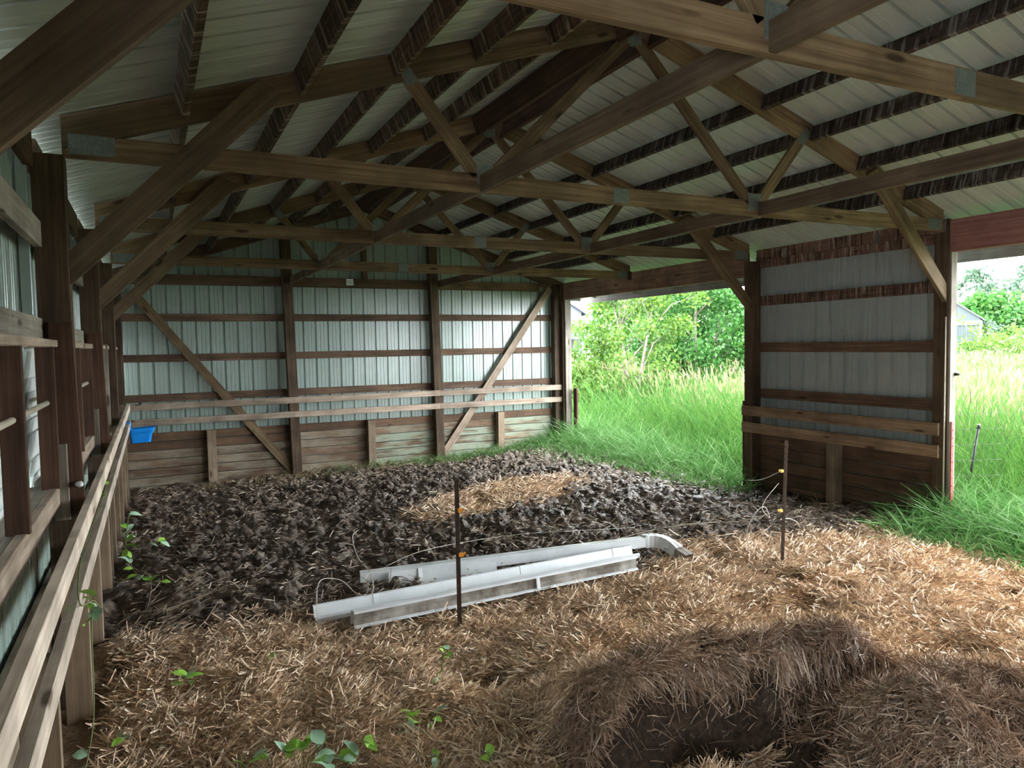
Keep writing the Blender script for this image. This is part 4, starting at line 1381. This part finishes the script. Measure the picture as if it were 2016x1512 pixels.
def tree(x, y, h, w, label, m, nleaf, lsize, trunks=1, clusters=40, low=0.2, seed=1, lean=0.0, tr=0.06, group='trees beyond the barn'):
    rs = random.Random(seed)
    t = empty('tree', (x, y, 0), label, 'tree', group)
    cs, rr = [], []
    for q in range(trunks):
        a = rs.uniform(0, 6.28)
        top = Vector((x + lean + 0.25 * w * math.cos(a) * (trunks > 1), y + 0.25 * w * math.sin(a) * (trunks > 1), h * rs.uniform(0.75, 0.9)))
        base = Vector((x + 0.12 * math.cos(a) * (trunks > 1), y, -0.1))
        pth = catmull([base, base.lerp(top, 0.35) + Vector((rs.uniform(-.1, .1), rs.uniform(-.1, .1), 0)), base.lerp(top, 0.7), top], 4)
        tube('trunk', pth, [tr * (1 - 0.85 * i / (len(pth) - 1)) for i in range(len(pth))], 'bark', t, 7)
        for b in range(8):
            f = rs.uniform(low + 0.05, 0.95)
            p = pth[int(f * (len(pth) - 1))]
            an = rs.uniform(0, 6.28)
            rad = w * 0.5 * rs.uniform(0.5, 1.0)
            e = p + Vector((rad * math.cos(an), rad * math.sin(an), rad * rs.uniform(0.2, 0.8)))
            tube('branch', [p, p.lerp(e, 0.5) + Vector((0, 0, 0.05 * h)), e], [tr * 0.4, tr * 0.28, tr * 0.1], 'bark', t, 5)
            cs.append(e[:])
            rr.append(w * 0.14)
    for q in range(clusters):
        f = rs.uniform(low, 1.0)
        prof = math.sin(min(1, (f - low) / (1 - low) * 0.92 + 0.08) * math.pi) ** 0.6
        an = rs.uniform(0, 6.28)
        rad = w * 0.5 * prof * math.sqrt(rs.random())
        cs.append((x + lean * f + rad * math.cos(an), y + rad * math.sin(an), h * f))
        rr.append(w * rs.uniform(0.10, 0.19))
    leafset('foliage', cs, rr, nleaf, lsize, m, t)
    return t


tree(10.35, 9.44, 4.6, 2.6, 'slender yellow-green sapling, left of the two trees in the far opening', 'leafA', 15000, 0.085, 3, 60, 0.12, 3, tr=0.05)
tree(13.15, 10.28, 4.3, 3.3, 'dense bushy mid-green tree in the right half of the far opening', 'leafB', 26000, 0.10, 3, 90, 0.08, 5, tr=0.07)
tree(15.3, 14.9, 9.0, 3.6, 'tall grey-trunked tree standing behind the two saplings', 'leafA', 5000, 0.13, 1, 20, 0.45, 8, tr=0.17)
tree(16.5, 10.6, 3.0, 2.4, 'low rounded green bush at the right edge of the far opening', 'leafB', 7000, 0.10, 2, 40, 0.05, 9, tr=0.05)
tree(20.1, 23.9, 4.6, 3.0, 'background green tree behind the slender sapling', 'leafB', 4000, 0.2, 1, 30, 0.1, 31)
tree(21.0, 23.2, 5.6, 5.0, 'background green tree behind the grey trunk', 'leafA', 6000, 0.2, 1, 40, 0.1, 32)
tree(22.5, 21.2, 4.4, 4.6, 'background green tree behind the dense bushy one', 'leafB', 6000, 0.2, 1, 40, 0.1, 33)
tree(25.5, 21.8, 3.2, 4.0, 'lowest background bush behind the far opening trees', 'leafB', 4500, 0.2, 1, 40, 0.05, 34)
tree(9.2, 10.1, 1.7, 1.0, 'small lime bush growing in front of the white house', 'leafA', 3000, 0.08, 2, 20, 0.1, 14, tr=0.02)
k = 0
for (tx, ty, h, w, lab, mt, n) in ((71, 36.5, 6.0, 7.0, 'round bright green tree right of the white shed', 'leafB', 7000),
                                   (84, 45, 9.6, 5.5, 'tall airy dark tree behind the round green one', 'leafC', 2000),
                                   (79, 38.2, 7.0, 5.5, 'broad dark blue-green tree at the right picture edge', 'leafC', 5500),
                                   (92, 43.5, 10.5, 5.5, 'tallest dark tree at the far right of the tree line', 'leafC', 2600),
                                   (80, 45.5, 10.0, 1.6, 'thin bare-topped tree, right one of a pair left in the tree line', 'leafC', 260),
                                   (78, 45.6, 8.4, 1.4, 'thin bare-topped tree, left one of a pair left in the tree line', 'leafC', 240),
                                   (76, 46.0, 6.0, 5.0, 'low dark tree rising behind the white shed roof', 'leafC', 3500),
                                   (62, 31.5, 3.0, 3.2, 'pale green bush beside the white shed', 'leafC', 2500),
                                   (60, 29.6, 2.0, 3.2, 'low lime bush in front of the tree line', 'leafA', 2500),
                                   (52, 25.2, 1.7, 4.5, 'low flowering hedge clump in front of the white shed', 'leafA', 2500),
                                   (56, 26.0, 1.6, 4.5, 'low flowering hedge clump at the right picture edge', 'leafA', 2500)):
    k += 1
    tree(tx, ty, h, w, lab, mt, n, 0.42 if h > 4 else 0.2, 1 if h > 2.5 else 2, 45, 0.12 if h < 7 else 0.25, 20 + k, tr=0.16 if h > 5 else 0.06, group='distant trees and bushes')

# ------------------------------------------------------------------ white house and metal shed
def gable_house(name, label, cat, org, ang, w, d, eave, ridge, mw_, mr, over=0.4):
    """local x along the gable wall, y along the ridge"""
    t = empty(name, org, label, cat)
    R = Matrix.Translation(Vector(org)) @ Matrix.Rotation(ang, 4, 'Z')
    prof = [(-w / 2, 0), (w / 2, 0), (w / 2, eave), (0, ridge), (-w / 2, eave)]
    vs = [(p[0], 0, p[1]) for p in prof] + [(p[0], d, p[1]) for p in prof]
    fs = [(0, 1, 2, 3, 4), (9, 8, 7, 6, 5), (0, 5, 6, 1), (1, 6, 7, 2), (4, 9, 5, 0)]
    link('walls', mesh('walls', vs, fs), M[mw_], t, R)
    for s in (-1, 1):
        sl = (ridge - eave) / (w / 2)
        e = (s * (w / 2 + over), eave - sl * over)
        vs = [(0, -over, ridge), (e[0], -over, e[1]), (e[0], d + over, e[1]), (0, d + over, ridge)]
        vs += [(a, b, c + 0.12) for a, b, c in vs]
        me = mesh('roof', vs, BOXF)
        fix(me)
        link('roof', me, M[mr], t, R)
    return t, R


def face_box(name, t, R, x0, x1, y0, y1, z0, z1, m):
    vs = [(x0, y0, z0), (x1, y0, z0), (x1, y1, z0), (x0, y1, z0), (x0, y0, z1), (x1, y0, z1), (x1, y1, z1), (x0, y1, z1)]
    return link(name, mesh(name, vs, BOXF), M[m], t, R)


hs, R = gable_house('house', 'white two-storey house with a grey roof seen through the far opening', 'house', (29.5, 50.5, 0), math.radians(-24), 9.0, 10.0, 4.6, 7.6, 'house', 'houseroof')
for (x0, z0) in ((-3.0, 3.0), (-0.5, 3.0), (2.6, 3.0), (-3.0, 0.9), (2.4, 0.9)):
    w_ = face_box('window', hs, R, x0, x0 + 0.9, -0.06, 0.0, z0, z0 + 1.1, 'white')
    face_box('pane', w_, R, x0 + 0.08, x0 + 0.42, -0.09, -0.06, z0 + 0.08, z0 + 1.02, 'glass')
    face_box('pane', w_, R, x0 + 0.48, x0 + 0.82, -0.09, -0.06, z0 + 0.08, z0 + 1.02, 'glass')
for k in range(22):
    face_box('clapboard', hs, R, -4.5, 4.5, -0.03, 0.0, 0.2 + k * 0.2, 0.2 + k * 0.2 + 0.185, 'house')
vs = [(-4.7, -2.6, 2.2), (4.7, -2.6, 2.2), (4.7, 0, 2.9), (-4.7, 0, 2.9)]
vs += [(a, b, c + 0.1) for a, b, c in vs]
link('porch_roof', mesh('porch_roof', vs, BOXF), M['houseroof'], hs, R)
for px_ in (-4.5, -1.5, 1.5, 4.5):
    face_box('porch_post', hs, R, px_ - 0.07, px_ + 0.07, -2.5, -2.36, 0, 2.25, 'house')

sh, R = gable_house('metal_shed', 'pale ribbed metal shed with a low gable roof across the field', 'shed', (54.05, 30.15, 0), math.radians(-61), 5.1, 9.0, 3.3, 5.15, 'shedmetal', 'shedroof', 0.15)
for k in range(17):
    face_box('rib', sh, R, -2.5 + k * 0.3, -2.44 + k * 0.3, -0.05, 0.0, 0.0, 2.75, 'shedroof')
face_box('gable_trim', sh, R, -2.6, 2.6, -0.08, 0.0, 2.75, 3.1, 'shedroof')
fl = empty('far_barn', (30, 22, 0), 'dark roofed building glimpsed at the right edge of the far opening', 'barn')
Rf = Matrix.Translation((32.0, 20.5, 0)) @ Matrix.Rotation(math.radians(-30), 4, 'Z')
face_box('walls', fl, Rf, -3, 3, 0, 6, 0, 2.6, 'house')
face_box('roof', fl, Rf, -3.4, 3.4, -0.4, 6.4, 2.6, 3.4, 'tsteel')
